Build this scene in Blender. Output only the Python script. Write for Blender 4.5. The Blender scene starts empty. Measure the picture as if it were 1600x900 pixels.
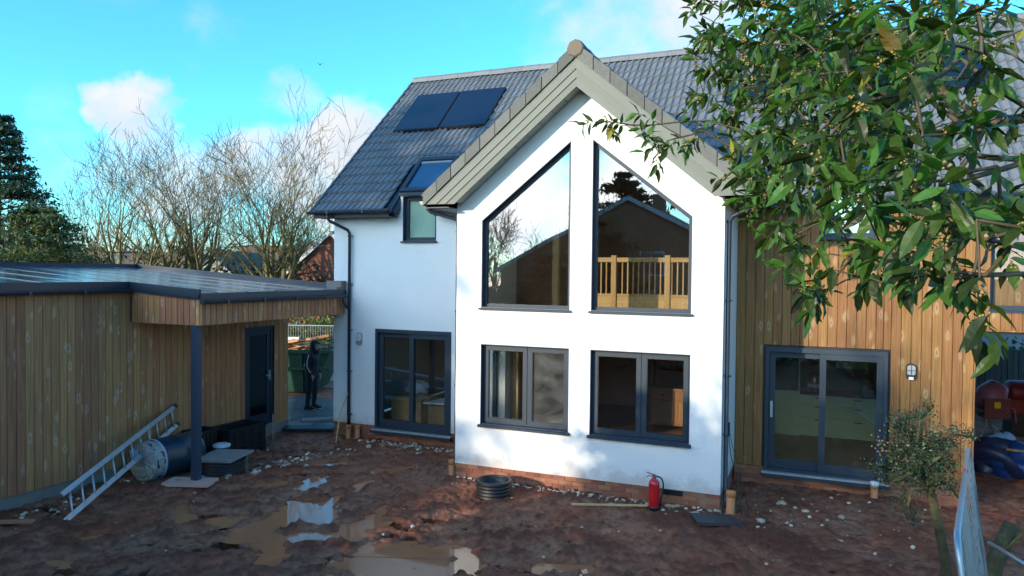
import bpy, bmesh, math, random
import numpy as np
from mathutils import Vector, Matrix
from mathutils.geometry import tessellate_polygon

R = math.radians
rng = random.Random(11)
scene = bpy.context.scene
COL = scene.collection

# ------------------------------------------------------------------ camera, world, sun, exposure
CAM = Vector((5.734, -11.291, 3.393))
AX_R = Vector((0.92346, 0.38357, 0.0104)); AX_U = Vector((-0.01786, 0.01588, 0.99971)); AX_F = Vector((-0.38329, 0.92337, -0.02150))
FPX = 1132.3
cd = bpy.data.cameras.new('camera'); cam = bpy.data.objects.new('camera', cd); COL.objects.link(cam)
cd.sensor_width = 36.0; cd.lens = FPX / 1600 * 36; cd.clip_start = 0.05; cd.clip_end = 8000
m3 = Matrix((AX_R.normalized(), AX_U.normalized(), (-AX_F).normalized())).transposed()
cam.matrix_world = Matrix.Translation(CAM) @ m3.to_4x4()
scene.camera = cam

SUN_EL, SUN_AZ = R(12.5), R(208.0)          # azimuth measured clockwise from +Y: the sun stands behind the camera, to its left
SUNV = Vector((math.sin(SUN_AZ) * math.cos(SUN_EL), math.cos(SUN_AZ) * math.cos(SUN_EL), math.sin(SUN_EL)))
sd = bpy.data.lights.new('sun', 'SUN'); sd.energy = 2.1; sd.angle = R(0.85); sd.color = (1.0, 0.86, 0.68)
sun = bpy.data.objects.new('sun', sd); COL.objects.link(sun)
sun.rotation_euler = SUNV.to_track_quat('Z', 'Y').to_euler()
sun.location = (0, -30, 40)

def at(x, y, dep):
    """the point of the place seen at picture position x, y (1600 x 900), dep metres in front of the lens"""
    return CAM + (AX_F + AX_R * ((x - 800) / FPX) - AX_U * ((y - 450) / FPX)) * dep

def build_world():
    w = bpy.data.worlds.new('World'); scene.world = w; w.use_nodes = True
    nt = w.node_tree; N = nt.nodes; L = nt.links; N.clear()
    out = N.new('ShaderNodeOutputWorld'); bg = N.new('ShaderNodeBackground'); bg.inputs['Strength'].default_value = 0.15
    sky = N.new('ShaderNodeTexSky'); sky.sky_type = 'NISHITA'; sky.sun_disc = False
    sky.sun_elevation = SUN_EL; sky.sun_rotation = SUN_AZ; sky.air_density = 1.0; sky.dust_density = 0.4; sky.ozone_density = 1.5
    tint = N.new('ShaderNodeMix'); tint.data_type = 'RGBA'; tint.blend_type = 'MULTIPLY'; tint.inputs[0].default_value = 1
    L.new(sky.outputs[0], tint.inputs[6]); tint.inputs[7].default_value = (0.27, 0.86, 1.22, 1)
    tc = N.new('ShaderNodeTexCoord')
    def noise(scale, detail, sz=1.0, loc=(0, 0, 0)):
        mp = N.new('ShaderNodeMapping'); mp.inputs['Scale'].default_value = (1, 1, sz); mp.inputs['Location'].default_value = loc
        L.new(tc.outputs['Generated'], mp.inputs[0])
        n = N.new('ShaderNodeTexNoise'); n.inputs['Scale'].default_value = scale; n.inputs['Detail'].default_value = detail
        n.inputs['Roughness'].default_value = 0.58
        L.new(mp.outputs[0], n.inputs['Vector']); return n
    def math_(op, a, b=None, c=None):
        m = N.new('ShaderNodeMath'); m.operation = op
        for i, v in enumerate((a, b, c)):
            if v is None: continue
            if isinstance(v, (int, float)): m.inputs[i].default_value = v
            else: L.new(v, m.inputs[i])
        return m.outputs[0]
    def ramp(v, a, b):
        r = N.new('ShaderNodeMapRange'); r.interpolation_type = 'SMOOTHSTEP'; L.new(v, r.inputs[0])
        r.inputs[1].default_value = a; r.inputs[2].default_value = b; return r.outputs[0]
    warp = noise(5.0, 6, 1.4)
    sub = N.new('ShaderNodeVectorMath'); sub.operation = 'SUBTRACT'; L.new(warp.outputs['Color'], sub.inputs[0]); sub.inputs[1].default_value = (.5, .5, .5)
    sc = N.new('ShaderNodeVectorMath'); sc.operation = 'SCALE'; L.new(sub.outputs[0], sc.inputs[0]); sc.inputs[3].default_value = 0.17
    ad = N.new('ShaderNodeVectorMath'); ad.operation = 'ADD'; L.new(tc.outputs['Generated'], ad.inputs[0]); L.new(sc.outputs[0], ad.inputs[1])
    nv = N.new('ShaderNodeVectorMath'); nv.operation = 'NORMALIZE'; L.new(ad.outputs[0], nv.inputs[0])
    # cloud puffs standing in the sky: direction, radius (degrees), density
    def d(x, y): return (at(x, y, 1) - CAM).normalized()
    puffs = [(d(172, 150), 1.7, .8), (d(210, 165), 2.2, .85), (d(245, 192), 2.2, .7), (d(230, 240), 3.2, .6), (d(455, 140), 2.3, .45), (d(545, 225), 3.4, .95), (d(600, 262), 4.0, .95), (d(490, 290), 4.2, .85), (d(400, 275), 3.2, .75), (d(360, 250), 2.2, .6),
             (d(300, 300), 4.5, .65), (d(60, 140), 2.3, .25), (d(110, 270), 4.5, .4), (d(310, 45), 4.2, .2), (d(410, 50), 2.4, .18), (d(940, 55), 4.5, .6),
             (d(1050, 15), 4, .75), (d(1110, 60), 4, .5), (d(780, 10), 4, .22), (d(880, 75), 4.5, .45),
             (Vector((-.36, -.93, .075)), 4.0, .95), (Vector((-.62, -.76, .10)), 8, .95), (Vector((-.24, -.93, .09)), 3.5, .8), (Vector((-.62, -.74, .2)), 9, .6),
             (Vector((-.1, -.85, .42)), 13, .8), (Vector((-.6, -.7, .48)), 13, .75), (Vector((.25, -.95, .10)), 10, .9), (Vector((-.9, -.45, .2)), 11, .9), (Vector((.3, -.9, .25)), 10, .8), (Vector((.8, -.5, .2)), 12, .8), (Vector((-.9, -.1, .2)), 10, .7), (Vector((.9, .4, .25)), 11, .8)]
    acc = None
    for v, rad, dens in puffs:
        v = v.normalized()
        dt = N.new('ShaderNodeVectorMath'); dt.operation = 'DOT_PRODUCT'; L.new(nv.outputs[0], dt.inputs[0]); dt.inputs[1].default_value = v
        f = math_('MULTIPLY', ramp(dt.outputs['Value'], math.cos(R(rad * 1.35)), math.cos(R(rad * .35))), dens)
        acc = f if acc is None else math_('MAXIMUM', acc, f)
    wisp = noise(2.6, 8, 3.0, (.4, .1, .7)); sep = N.new('ShaderNodeSeparateXYZ'); L.new(tc.outputs['Generated'], sep.inputs[0])
    gen = math_('MULTIPLY', ramp(wisp.outputs[0], .62, .82), .35)
    low = math_('MULTIPLY', ramp(sep.outputs[2], .13, .0), .6)     # thicker cloud and haze near the horizon all round
    lown = math_('MULTIPLY', low, ramp(noise(3.5, 6, 3.5, (.2, .5, .1)).outputs[0], .34, .6))
    det = noise(11.0, 7, 1.3)
    acc = ramp(math_('ADD', acc, math_('MULTIPLY', math_('SUBTRACT', det.outputs[0], .5), .9)), .18, .95)
    tot = math_('MAXIMUM', math_('MAXIMUM', acc, gen), lown)
    shade = ramp(det.outputs[0], .3, .7)
    cc = N.new('ShaderNodeMix'); cc.data_type = 'RGBA'; L.new(shade, cc.inputs[0])
    cc.inputs[6].default_value = (1.75, 2.0, 2.3, 1); cc.inputs[7].default_value = (2.3, 2.36, 2.44, 1)
    # cloud towards the sun is lit through and brighter
    ds = N.new('ShaderNodeVectorMath'); ds.operation = 'DOT_PRODUCT'; L.new(tc.outputs['Generated'], ds.inputs[0]); ds.inputs[1].default_value = SUNV
    cb = N.new('ShaderNodeVectorMath'); cb.operation = 'SCALE'; L.new(cc.outputs[2], cb.inputs[0]); L.new(math_('MULTIPLY_ADD', ramp(ds.outputs['Value'], .45, 1.0), 4.6, 1.0), cb.inputs[3])
    mx = N.new('ShaderNodeMix'); mx.data_type = 'RGBA'; L.new(tot, mx.inputs[0]); L.new(tint.outputs[2], mx.inputs[6]); L.new(cb.outputs[0], mx.inputs[7])
    L.new(mx.outputs[2], bg.inputs['Color']); L.new(bg.outputs[0], out.inputs[0])
build_world()
vs = scene.view_settings; vs.view_transform = 'Standard'; vs.look = 'None'; vs.exposure = 1.45; vs.gamma = 1.0; vs.use_curve_mapping = False
scene.cycles.max_bounces = 8; scene.cycles.transparent_max_bounces = 24; scene.cycles.caustics_reflective = False; scene.cycles.caustics_refractive = False

# ------------------------------------------------------------------ materials
def mat(name, col, rough=.6, metal=0.0, rnd=0.0, noise=None, bump=None, spec=.5, hue=0.0, trans=None, attr=None, coat=0.0, col2=None, stretch=(1, 1, 1)):
    """a principled material: noise = (scale, amount) varies the value, rnd varies it per object, attr reads the per-piece value 'rnd',
    col2 is blended in by the noise, bump = (scale, strength)"""
    m = bpy.data.materials.new(name); m.use_nodes = True
    nt = m.node_tree; N = nt.nodes; L = nt.links; b = N['Principled BSDF']
    b.inputs['Roughness'].default_value = rough; b.inputs['Metallic'].default_value = metal; b.inputs['Specular IOR Level'].default_value = spec
    b.inputs['Coat Weight'].default_value = coat; b.inputs['Coat Roughness'].default_value = .15
    tc = N.new('ShaderNodeTexCoord'); mp = N.new('ShaderNodeMapping'); mp.inputs['Scale'].default_value = stretch; L.new(tc.outputs['Object'], mp.inputs[0])
    oi = N.new('ShaderNodeObjectInfo')
    off = N.new('ShaderNodeVectorMath'); off.operation = 'MULTIPLY_ADD'; L.new(oi.outputs['Random'], off.inputs[0]); off.inputs[1].default_value = (37, 53, 71); L.new(mp.outputs[0], off.inputs[2])
    vec = off.outputs[0]
    def mth(op, a, b_=None, c=None):
        x = N.new('ShaderNodeMath'); x.operation = op
        for i, v in enumerate((a, b_, c)):
            if v is None: continue
            if isinstance(v, (int, float)): x.inputs[i].default_value = v
            else: L.new(v, x.inputs[i])
        return x.outputs[0]
    base = N.new('ShaderNodeRGB'); base.outputs[0].default_value = (*col, 1); c = base.outputs[0]
    val = None
    if noise:
        n = N.new('ShaderNodeTexNoise'); n.inputs['Scale'].default_value = noise[0]; n.inputs['Detail'].default_value = 6; n.inputs['Roughness'].default_value = .62; L.new(vec, n.inputs[0])
        if col2:
            r = N.new('ShaderNodeMapRange'); r.interpolation_type = 'SMOOTHSTEP'; r.inputs[1].default_value = .38; r.inputs[2].default_value = .66; L.new(n.outputs[0], r.inputs[0])
            mx = N.new('ShaderNodeMix'); mx.data_type = 'RGBA'; L.new(r.outputs[0], mx.inputs[0]); L.new(c, mx.inputs[6]); mx.inputs[7].default_value = (*col2, 1); c = mx.outputs[2]
        val = mth('MULTIPLY_ADD', mth('SUBTRACT', n.outputs[0], .5), 2 * noise[1], 1.0)
    src = None
    if attr:
        a = N.new('ShaderNodeAttribute'); a.attribute_name = 'rnd'; src = a.outputs['Fac']
    elif rnd: src = oi.outputs['Random']
    if src is not None:
        v2 = mth('MULTIPLY_ADD', mth('SUBTRACT', src, .5), 2 * (rnd or attr), 1.0)
        val = v2 if val is None else mth('MULTIPLY', val, v2)
    if val is not None or hue:
        h = N.new('ShaderNodeHueSaturation'); L.new(c, h.inputs['Color'])
        if val is not None: L.new(val, h.inputs['Value'])
        if hue and src is not None: L.new(mth('MULTIPLY_ADD', mth('SUBTRACT', src, .5), hue, .5), h.inputs['Hue'])
        c = h.outputs[0]
    L.new(c, b.inputs['Base Color'])
    if bump:
        n2 = N.new('ShaderNodeTexNoise'); n2.inputs['Scale'].default_value = bump[0]; n2.inputs['Detail'].default_value = 5; L.new(vec, n2.inputs[0])
        bp = N.new('ShaderNodeBump'); bp.inputs['Strength'].default_value = bump[1]; bp.inputs['Distance'].default_value = .02; L.new(n2.outputs[0], bp.inputs['Height']); L.new(bp.outputs[0], b.inputs['Normal'])
    if trans:
        t = N.new('ShaderNodeBsdfTranslucent'); tm = N.new('ShaderNodeMix'); tm.data_type = 'RGBA'; tm.blend_type = 'MULTIPLY'; tm.inputs[0].default_value = 1
        L.new(c, tm.inputs[6]); tm.inputs[7].default_value = (*trans[1], 1); L.new(tm.outputs[2], t.inputs[0])
        ms = N.new('ShaderNodeMixShader'); ms.inputs[0].default_value = trans[0]; L.new(b.outputs[0], ms.inputs[1]); L.new(t.outputs[0], ms.inputs[2]); L.new(ms.outputs[0], N['Material Output'].inputs[0])
    return m

def wood(name, col, dark, light, knots=1.0, wet=.62, long='z'):
    """planed softwood: grain along the board, knots with pale swirls round them"""
    m = bpy.data.materials.new(name); m.use_nodes = True
    nt = m.node_tree; N = nt.nodes; L = nt.links; b = N['Principled BSDF']; b.inputs['Roughness'].default_value = wet
    b.inputs['Specular IOR Level'].default_value = .3
    tc = N.new('ShaderNodeTexCoord'); oi = N.new('ShaderNodeObjectInfo')
    def mp(s):
        k = N.new('ShaderNodeVectorMath'); k.operation = 'MULTIPLY'; L.new(tc.outputs['Object'], k.inputs[0]); k.inputs[1].default_value = s
        o = N.new('ShaderNodeVectorMath'); o.operation = 'MULTIPLY_ADD'; L.new(oi.outputs['Random'], o.inputs[0]); o.inputs[1].default_value = (91, 57, 123); L.new(k.outputs[0], o.inputs[2]); return o.outputs[0]
    S = {'z': lambda a, l: (a, a, l), 'x': lambda a, l: (l, a, a), 'y': lambda a, l: (a, l, a)}[long]
    def mth(op, a, b_=None, c=None):
        x = N.new('ShaderNodeMath'); x.operation = op
        for i, v in enumerate((a, b_, c)):
            if v is None: continue
            if isinstance(v, (int, float)): x.inputs[i].default_value = v
            else: L.new(v, x.inputs[i])
        return x.outputs[0]
    def mr(v, a, b_, c=0, d=1):
        r = N.new('ShaderNodeMapRange'); r.interpolation_type = 'SMOOTHSTEP'; L.new(v, r.inputs[0])
        for i, k in enumerate((a, b_, c, d)): r.inputs[i + 1].default_value = k
        return r.outputs[0]
    vo = N.new('ShaderNodeTexVoronoi'); vo.inputs['Scale'].default_value = 1; L.new(mp(S(6.5, 2.5)), vo.inputs[0])
    warp = N.new('ShaderNodeTexNoise'); warp.inputs['Scale'].default_value = 1; warp.inputs['Detail'].default_value = 4; L.new(mp(S(24, 9)), warp.inputs[0])
    kd = mth('ADD', vo.outputs['Distance'], mth('MULTIPLY', mth('SUBTRACT', warp.outputs[0], .5), .38))
    g1 = N.new('ShaderNodeTexNoise'); g1.inputs['Scale'].default_value = 1; g1.inputs['Detail'].default_value = 5; L.new(mp(S(55, 1.6)), g1.inputs[0])
    g2 = N.new('ShaderNodeTexNoise'); g2.inputs['Scale'].default_value = 1; g2.inputs['Detail'].default_value = 3; L.new(mp(S(3.0, .7)), g2.inputs[0])
    c0 = N.new('ShaderNodeMix'); c0.data_type = 'RGBA'; L.new(mr(g1.outputs[0], .32, .68), c0.inputs[0]); c0.inputs[6].default_value = (*dark, 1); c0.inputs[7].default_value = (*col, 1)
    halo = mth('MULTIPLY', mr(kd, .30, .12), .65 * knots)
    c1 = N.new('ShaderNodeMix'); c1.data_type = 'RGBA'; L.new(halo, c1.inputs[0]); L.new(c0.outputs[2], c1.inputs[6]); c1.inputs[7].default_value = (*light, 1)
    core = mth('MULTIPLY', mr(kd, .12, .04), .55 * knots)
    c2 = N.new('ShaderNodeMix'); c2.data_type = 'RGBA'; L.new(core, c2.inputs[0]); L.new(c1.outputs[2], c2.inputs[6]); c2.inputs[7].default_value = (dark[0] * .42, dark[1] * .42, dark[2] * .55, 1)
    h = N.new('ShaderNodeHueSaturation'); L.new(c2.outputs[2], h.inputs['Color'])
    L.new(mth('MULTIPLY', mth('MULTIPLY_ADD', oi.outputs['Random'], .22, .89), mth('MULTIPLY_ADD', g2.outputs[0], .6, .7)), h.inputs['Value'])
    L.new(mth('MULTIPLY_ADD', oi.outputs['Random'], .02, .49), h.inputs['Hue'])
    L.new(h.outputs[0], b.inputs['Base Color'])
    bp = N.new('ShaderNodeBump'); bp.inputs['Strength'].default_value = .25; bp.inputs['Distance'].default_value = .01; L.new(g1.outputs[0], bp.inputs['Height']); L.new(bp.outputs[0], b.inputs['Normal'])
    return m

def glass_mat(name, tint=(.94, .95, .94), ior=2.0, smear=0.0):
    m = bpy.data.materials.new(name); m.use_nodes = True
    nt = m.node_tree; N = nt.nodes; L = nt.links; N.remove(N['Principled BSDF'])
    t = N.new('ShaderNodeBsdfTransparent'); t.inputs[0].default_value = (*tint, 1)
    g = N.new('ShaderNodeBsdfGlossy'); g.inputs['Roughness'].default_value = 0.006; g.inputs[0].default_value = (.95, .97, 1, 1)
    ge = N.new('ShaderNodeNewGeometry'); dt = N.new('ShaderNodeVectorMath'); dt.operation = 'DOT_PRODUCT'; L.new(ge.outputs['Incoming'], dt.inputs[0]); L.new(ge.outputs['Normal'], dt.inputs[1])
    def mth(op, a, b_): 
        x = N.new('ShaderNodeMath'); x.operation = op
        for i, v in enumerate((a, b_)):
            if isinstance(v, (int, float)): x.inputs[i].default_value = v
            else: L.new(v, x.inputs[i])
        return x.outputs[0]
    f0 = ((ior - 1) / (ior + 1)) ** 2; ab = mth('ABSOLUTE', dt.outputs['Value'], 0); fr = mth('ADD', mth('MULTIPLY', mth('POWER', mth('SUBTRACT', 1.0, ab), 5.0), 1 - f0), f0)
    tc = N.new('ShaderNodeTexCoord'); n = N.new('ShaderNodeTexNoise'); n.inputs['Scale'].default_value = .9; L.new(tc.outputs['Object'], n.inputs[0])
    bp = N.new('ShaderNodeBump'); bp.inputs['Strength'].default_value = .010; bp.inputs['Distance'].default_value = .1; L.new(n.outputs[0], bp.inputs['Height']); L.new(bp.outputs[0], g.inputs['Normal'])
    ms = N.new('ShaderNodeMixShader'); L.new(fr, ms.inputs[0]); L.new(t.outputs[0], ms.inputs[1]); L.new(g.outputs[0], ms.inputs[2])
    o = ms.outputs[0]
    if smear:
        d = N.new('ShaderNodeBsdfDiffuse'); d.inputs[0].default_value = (.75, .75, .72, 1)
        mp = N.new('ShaderNodeMapping'); mp.inputs['Scale'].default_value = (3, 3, 5); mp.inputs['Rotation'].default_value = (0, .7, 0); L.new(tc.outputs['Object'], mp.inputs[0])
        n2 = N.new('ShaderNodeTexNoise'); n2.inputs['Scale'].default_value = .8; n2.inputs['Detail'].default_value = 3; n2.inputs['Distortion'].default_value = .6; L.new(mp.outputs[0], n2.inputs[0])
        r = N.new('ShaderNodeMapRange'); r.inputs[1].default_value = .2; r.inputs[2].default_value = .8; r.inputs[4].default_value = smear; L.new(n2.outputs[0], r.inputs[0])
        m2 = N.new('ShaderNodeMixShader'); L.new(r.outputs[0], m2.inputs[0]); L.new(o, m2.inputs[1]); L.new(d.outputs[0], m2.inputs[2]); o = m2.outputs[0]
    L.new(o, N['Material Output'].inputs[0])
    return m

M = {}
M['render'] = mat('white_render', (.80, .80, .785), .85, noise=(2.2, .05), bump=(90, .22))
def splash(m, z0, z1, col):
    """dried mud splashed up the foot of a wall, uneven at its top"""
    nt = m.node_tree; N = nt.nodes; L = nt.links; b = N['Principled BSDF']; old = b.inputs['Base Color'].links[0].from_socket
    tc = N.new('ShaderNodeTexCoord'); sp = N.new('ShaderNodeSeparateXYZ'); L.new(tc.outputs['Object'], sp.inputs[0])
    n = N.new('ShaderNodeTexNoise'); n.inputs['Scale'].default_value = 4.0; n.inputs['Detail'].default_value = 7; n.inputs['Roughness'].default_value = .7; L.new(tc.outputs['Object'], n.inputs[0])
    ma = N.new('ShaderNodeMath'); ma.operation = 'MULTIPLY_ADD'; L.new(n.outputs[0], ma.inputs[0]); ma.inputs[1].default_value = -.9; L.new(sp.outputs[2], ma.inputs[2])
    r = N.new('ShaderNodeMapRange'); r.interpolation_type = 'SMOOTHSTEP'; L.new(ma.outputs[0], r.inputs[0]); r.inputs[1].default_value = z1 - .45; r.inputs[2].default_value = z0 - .45; r.inputs[4].default_value = .5
    mx = N.new('ShaderNodeMix'); mx.data_type = 'RGBA'; L.new(r.outputs[0], mx.inputs[0]); L.new(old, mx.inputs[6]); mx.inputs[7].default_value = (*col, 1); L.new(mx.outputs[2], b.inputs['Base Color'])
splash(M['render'], .02, .35, (.45, .36, .29))
M['anthracite'] = mat('anthracite_frame', (.030, .046, .064), .5, spec=.3, noise=(6, .08))
M['lining'] = mat('anthracite_lining', (.028, .048, .085), .45)
M['gutter'] = mat('anthracite_gutter', (.022, .034, .052), .33, noise=(5, .15))
M['black'] = mat('black_plastic', (.012, .012, .014), .5, noise=(8, .25), bump=(30, .2))
M['tile'] = mat('slate_grey_tile', (.150, .166, .182), .5, rnd=.09, noise=(7, .22), bump=(90, .25))
M['ridge'] = mat('ridge_tile_grey', (.15, .16, .17), .6, rnd=.14, noise=(9, .2), bump=(80, .25))
M['verge'] = mat('verge_tile_beige', (.122, .122, .110), .8, rnd=.2, noise=(14, .25), bump=(70, .4))
M['cap'] = mat('ridge_cap_brown', (.16, .12, .085), .8, noise=(12, .2), bump=(60, .3))
M['barge'] = mat('sage_painted_timber', (.142, .155, .130), .6, rnd=.1, noise=(5, .1), bump=(40, .15), stretch=(1, 1, 6))
M['soffit'] = mat('soffit_grey_green', (.2, .23, .22), .6, rnd=.1)
M['brick'] = mat('red_brick', (.33, .125, .07), .85, rnd=.22, noise=(30, .25), bump=(120, .5), hue=.02)
M['mortar'] = mat('mortar', (.26, .15, .10), .9, noise=(20, .2))
M['clad'] = wood('golden_cladding', (.285, .142, .052), (.20, .092, .031), (.40, .28, .15))
M['clad2'] = wood('brown_cladding', (.50, .232, .108), (.37, .160, .070), (.57, .40, .29))
M['trimwood'] = wood('pale_joinery', (.62, .45, .24), (.52, .35, .16), (.66, .50, .29), knots=.25, wet=.4)
M['trimx'] = wood('pale_joinery_long', (.62, .45, .24), (.52, .35, .16), (.66, .50, .29), knots=.25, wet=.4, long='x')
M['oak'] = wood('oak_furniture', (.36, .19, .075), (.24, .11, .04), (.4, .22, .09), knots=.3, wet=.4)
M['floorwood'] = wood('floorboards', (.26, .13, .06), (.18, .085, .035), (.3, .16, .08), knots=.3, wet=.3, long='y')
M['plaster'] = mat('pink_plaster', (.52, .30, .19), .9, noise=(1.5, .15))
M['paintwall'] = mat('painted_interior', (.5, .46, .4), .8, noise=(1, .05))
M['sill'] = mat('grey_stone_sill', (.33, .34, .33), .6, noise=(12, .15), bump=(50, .2))
M['concrete'] = mat('grey_concrete', (.22, .2, .18), .85, noise=(7, .25), bump=(40, .4))
M['glass'] = glass_mat('window_glass', ior=1.75)
M['glass_up'] = glass_mat('coated_glass', (.90, .88, .84), ior=2.2)
M['glass_dusty'] = glass_mat('smeared_glass', (.8, .82, .78), ior=1.8, smear=.10)
M['dark_glass'] = mat('dark_door_glass', (.008, .009, .011), .06, spec=.4)
M['solar'] = mat('solar_glass', (.006, .008, .020), .12, noise=(3, .1), coat=.6)
M['solarframe'] = mat('solar_frame', (.012, .013, .018), .35)
M['blind'] = mat('pale_green_blind', (.58, .80, .64), .8, noise=(2, .05))
M['blue_glass'] = mat('roof_window_glass', (.015, .05, .12), .03, spec=1.0, coat=1.0)
M['zinc'] = mat('galvanised_steel', (.42, .46, .50), .42, metal=.85, noise=(9, .2))
M['alu'] = mat('aluminium', (.45, .47, .49), .45, metal=.6, noise=(8, .2))
M['orange'] = mat('orange_clay_pipe', (.52, .20, .07), .55, noise=(9, .18), bump=(30, .1))
M['red'] = mat('red_enamel', (.52, .012, .016), .25, noise=(6, .12), coat=.5)
M['membrane'] = mat('wet_roof_membrane', (.030, .060, .115), .10, noise=(1.3, .3), stretch=(.35, 2.6, 1), bump=(1.5, .5), col2=(.06, .10, .15), spec=1.0)
M['white'] = mat('white_plastic', (.72, .72, .72), .4)
M['cable'] = mat('cable_black', (.012, .012, .012), .5)

# ------------------------------------------------------------------ mesh helpers
class MB:
    def __init__(s): s.v = []; s.f = []; s.r = []; s.cur = 0.5; s.sm = []
    def add(s, vs, fs, smooth=False):
        n = len(s.v); s.v += [tuple(v) for v in vs]; s.f += [tuple(i + n for i in f) for f in fs]; s.r += [s.cur] * len(fs); s.sm += [smooth] * len(fs); return s
    def box(s, x0, x1, y0, y1, z0, z1):
        v = [(x, y, z) for x in (x0, x1) for y in (y0, y1) for z in (z0, z1)]
        return s.add(v, [(0, 1, 3, 2), (4, 6, 7, 5), (0, 4, 5, 1), (2, 3, 7, 6), (0, 2, 6, 4), (1, 5, 7, 3)])
    def obox(s, c, ax, ay, az):
        c, ax, ay, az = map(Vector, (c, ax, ay, az))
        v = [c + ax * i + ay * j + az * k for i in (-1, 1) for j in (-1, 1) for k in (-1, 1)]
        return s.add(v, [(0, 1, 3, 2), (4, 6, 7, 5), (0, 4, 5, 1), (2, 3, 7, 6), (0, 2, 6, 4), (1, 5, 7, 3)])
    def beam(s, a, b, w, h, up=(0, 0, 1)):
        a, b = Vector(a), Vector(b); d = (b - a); l = d.length; d.normalize(); sd_ = d.cross(Vector(up))
        if sd_.length < 1e-4: sd_ = d.cross(Vector((1, 0, 0)))
        sd_.normalize(); u = sd_.cross(d)
        return s.obox((a + b) / 2, d * l / 2, sd_ * w / 2, u * h / 2)
    def tube(s, pts, rad, n=8, cap=True, smooth=True):
        pts = [Vector(p) for p in pts]
        if not isinstance(rad, (list, tuple)): rad = [rad] * len(pts)
        d0 = (pts[1] - pts[0]).normalized(); ref = Vector((0, 0, 1)) if abs(d0.z) < .9 else Vector((1, 0, 0)); u = d0.cross(ref).normalized()
        vs_, fs = [], []
        for i, p in enumerate(pts):
            d = (pts[min(i + 1, len(pts) - 1)] - pts[max(i - 1, 0)]); d = d.normalized() if d.length > 1e-9 else d0
            u = u - d * u.dot(d); u = u.normalized() if u.length > 1e-6 else d.orthogonal().normalized(); w = d.cross(u)
            for k in range(n):
                a = 2 * math.pi * k / n; vs_.append(p + (u * math.cos(a) + w * math.sin(a)) * rad[i])
        for i in range(len(pts) - 1):
            for k in range(n):
                fs.append((i * n + k, i * n + (k + 1) % n, (i + 1) * n + (k + 1) % n, (i + 1) * n + k))
        s.add(vs_, fs, smooth)
        if cap:
            m = len(s.v) - len(vs_)
            s.f += [tuple(m + k for k in reversed(range(n))), tuple(m + (len(pts) - 1) * n + k for k in range(n))]; s.r += [s.cur] * 2; s.sm += [False] * 2
        return s
    def lathe(s, prof, n=20, c=(0, 0, 0), axis='z', smooth=True):
        vs_, fs = [], []
        for r, h in prof:
            for k in range(n):
                a = 2 * math.pi * k / n; p = (r * math.cos(a), r * math.sin(a), h)
                if axis == 'y': p = (p[0], p[2], p[1])
                if axis == 'x': p = (p[2], p[0], p[1])
                vs_.append((p[0] + c[0], p[1] + c[1], p[2] + c[2]))
        for i in range(len(prof) - 1):
            for k in range(n): fs.append((i * n + k, i * n + (k + 1) % n, (i + 1) * n + (k + 1) % n, (i + 1) * n + k))
        return s.add(vs_, fs, smooth)
    def panel(s, o, ux, uy, outline, holes=(), th=.1):
        o, ux, uy = map(Vector, (o, ux, uy)); n = ux.cross(uy).normalized()
        loops = [list(outline)] + [list(h) for h in holes]
        flat = [p for l in loops for p in l]; nf = len(flat)
        P = [o + ux * p[0] + uy * p[1] for p in flat]
        tri = tessellate_polygon([[Vector((p[0], p[1], 0)) for p in l] for l in loops])
        fs = []
        for t in tri:
            a, b, c = (flat[i] for i in t)
            if (b[0] - a[0]) * (c[1] - a[1]) - (b[1] - a[1]) * (c[0] - a[0]) < 0: t = t[::-1]
            fs.append(tuple(t)); fs.append(tuple(i + nf for i in reversed(t)))
        k = 0
        for li, l in enumerate(loops):
            area = sum(l[i][0] * l[(i + 1) % len(l)][1] - l[(i + 1) % len(l)][0] * l[i][1] for i in range(len(l)))
            for i in range(len(l)):
                a, b = k + i, k + (i + 1) % len(l)
                q = (a, a + nf, b + nf, b)
                if (area > 0) != (li == 0): q = q[::-1]
                fs.append(q)
            k += len(l)
        return s.add(P + [p - n * th for p in P], fs)
    def mesh(s, name, material, smooth=None):
        me = bpy.data.meshes.new(name); me.from_pydata(s.v, [], s.f); me.materials.append(material)
        sm = s.sm if smooth is None else [smooth] * len(s.f)
        me.polygons.foreach_set('use_smooth', sm)
        a = me.attributes.new('rnd', 'FLOAT', 'FACE'); a.data.foreach_set('value', s.r)
        me.update(); return me
    def build(s, name, material, parent=None, smooth=None, kind=None):
        return link(name, s.mesh(name, material, smooth), parent, kind)

def link(name, me, parent=None, kind=None, loc=None, rot=None):
    o = bpy.data.objects.new(name, me); COL.objects.link(o)
    if parent is not None:
        o.parent = parent
        if loc is None:
            base = Vector((0, 0, 0)); p = parent
            while p is not None: base += p.location; p = p.parent
            o.location = -base           # the mesh is written in place coordinates
    if loc is not None: o.location = loc
    if rot is not None: o.rotation_euler = rot
    if kind: o['kind'] = kind
    return o
def tag(o, label, cat, group=None):
    o['label'] = label; o['category'] = cat
    if group: o['group'] = group
    return o
def thing(name, label, cat, loc=(0, 0, 0), rz=0, group=None):
    o = bpy.data.objects.new(name, None); COL.objects.link(o); o.location = loc; o.rotation_euler = (0, 0, rz); o.empty_display_size = .2
    return tag(o, label, cat, group)
def local(o):                                        # a part written in its thing's own coordinates
    o.location = (0, 0, 0); return o
def dup(root, loc=None, rz=None, label=None, scale=None):
    c = root.copy(); COL.objects.link(c)
    if loc is not None: c.location = loc
    if rz is not None: c.rotation_euler = (0, 0, rz)
    if scale is not None: c.scale = (scale,) * 3
    if label: c['label'] = label
    for ch in list(root.children):
        d = ch.copy(); COL.objects.link(d); d.parent = c
        for g in list(ch.children):
            e = g.copy(); COL.objects.link(e); e.parent = d
    return c
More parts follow.
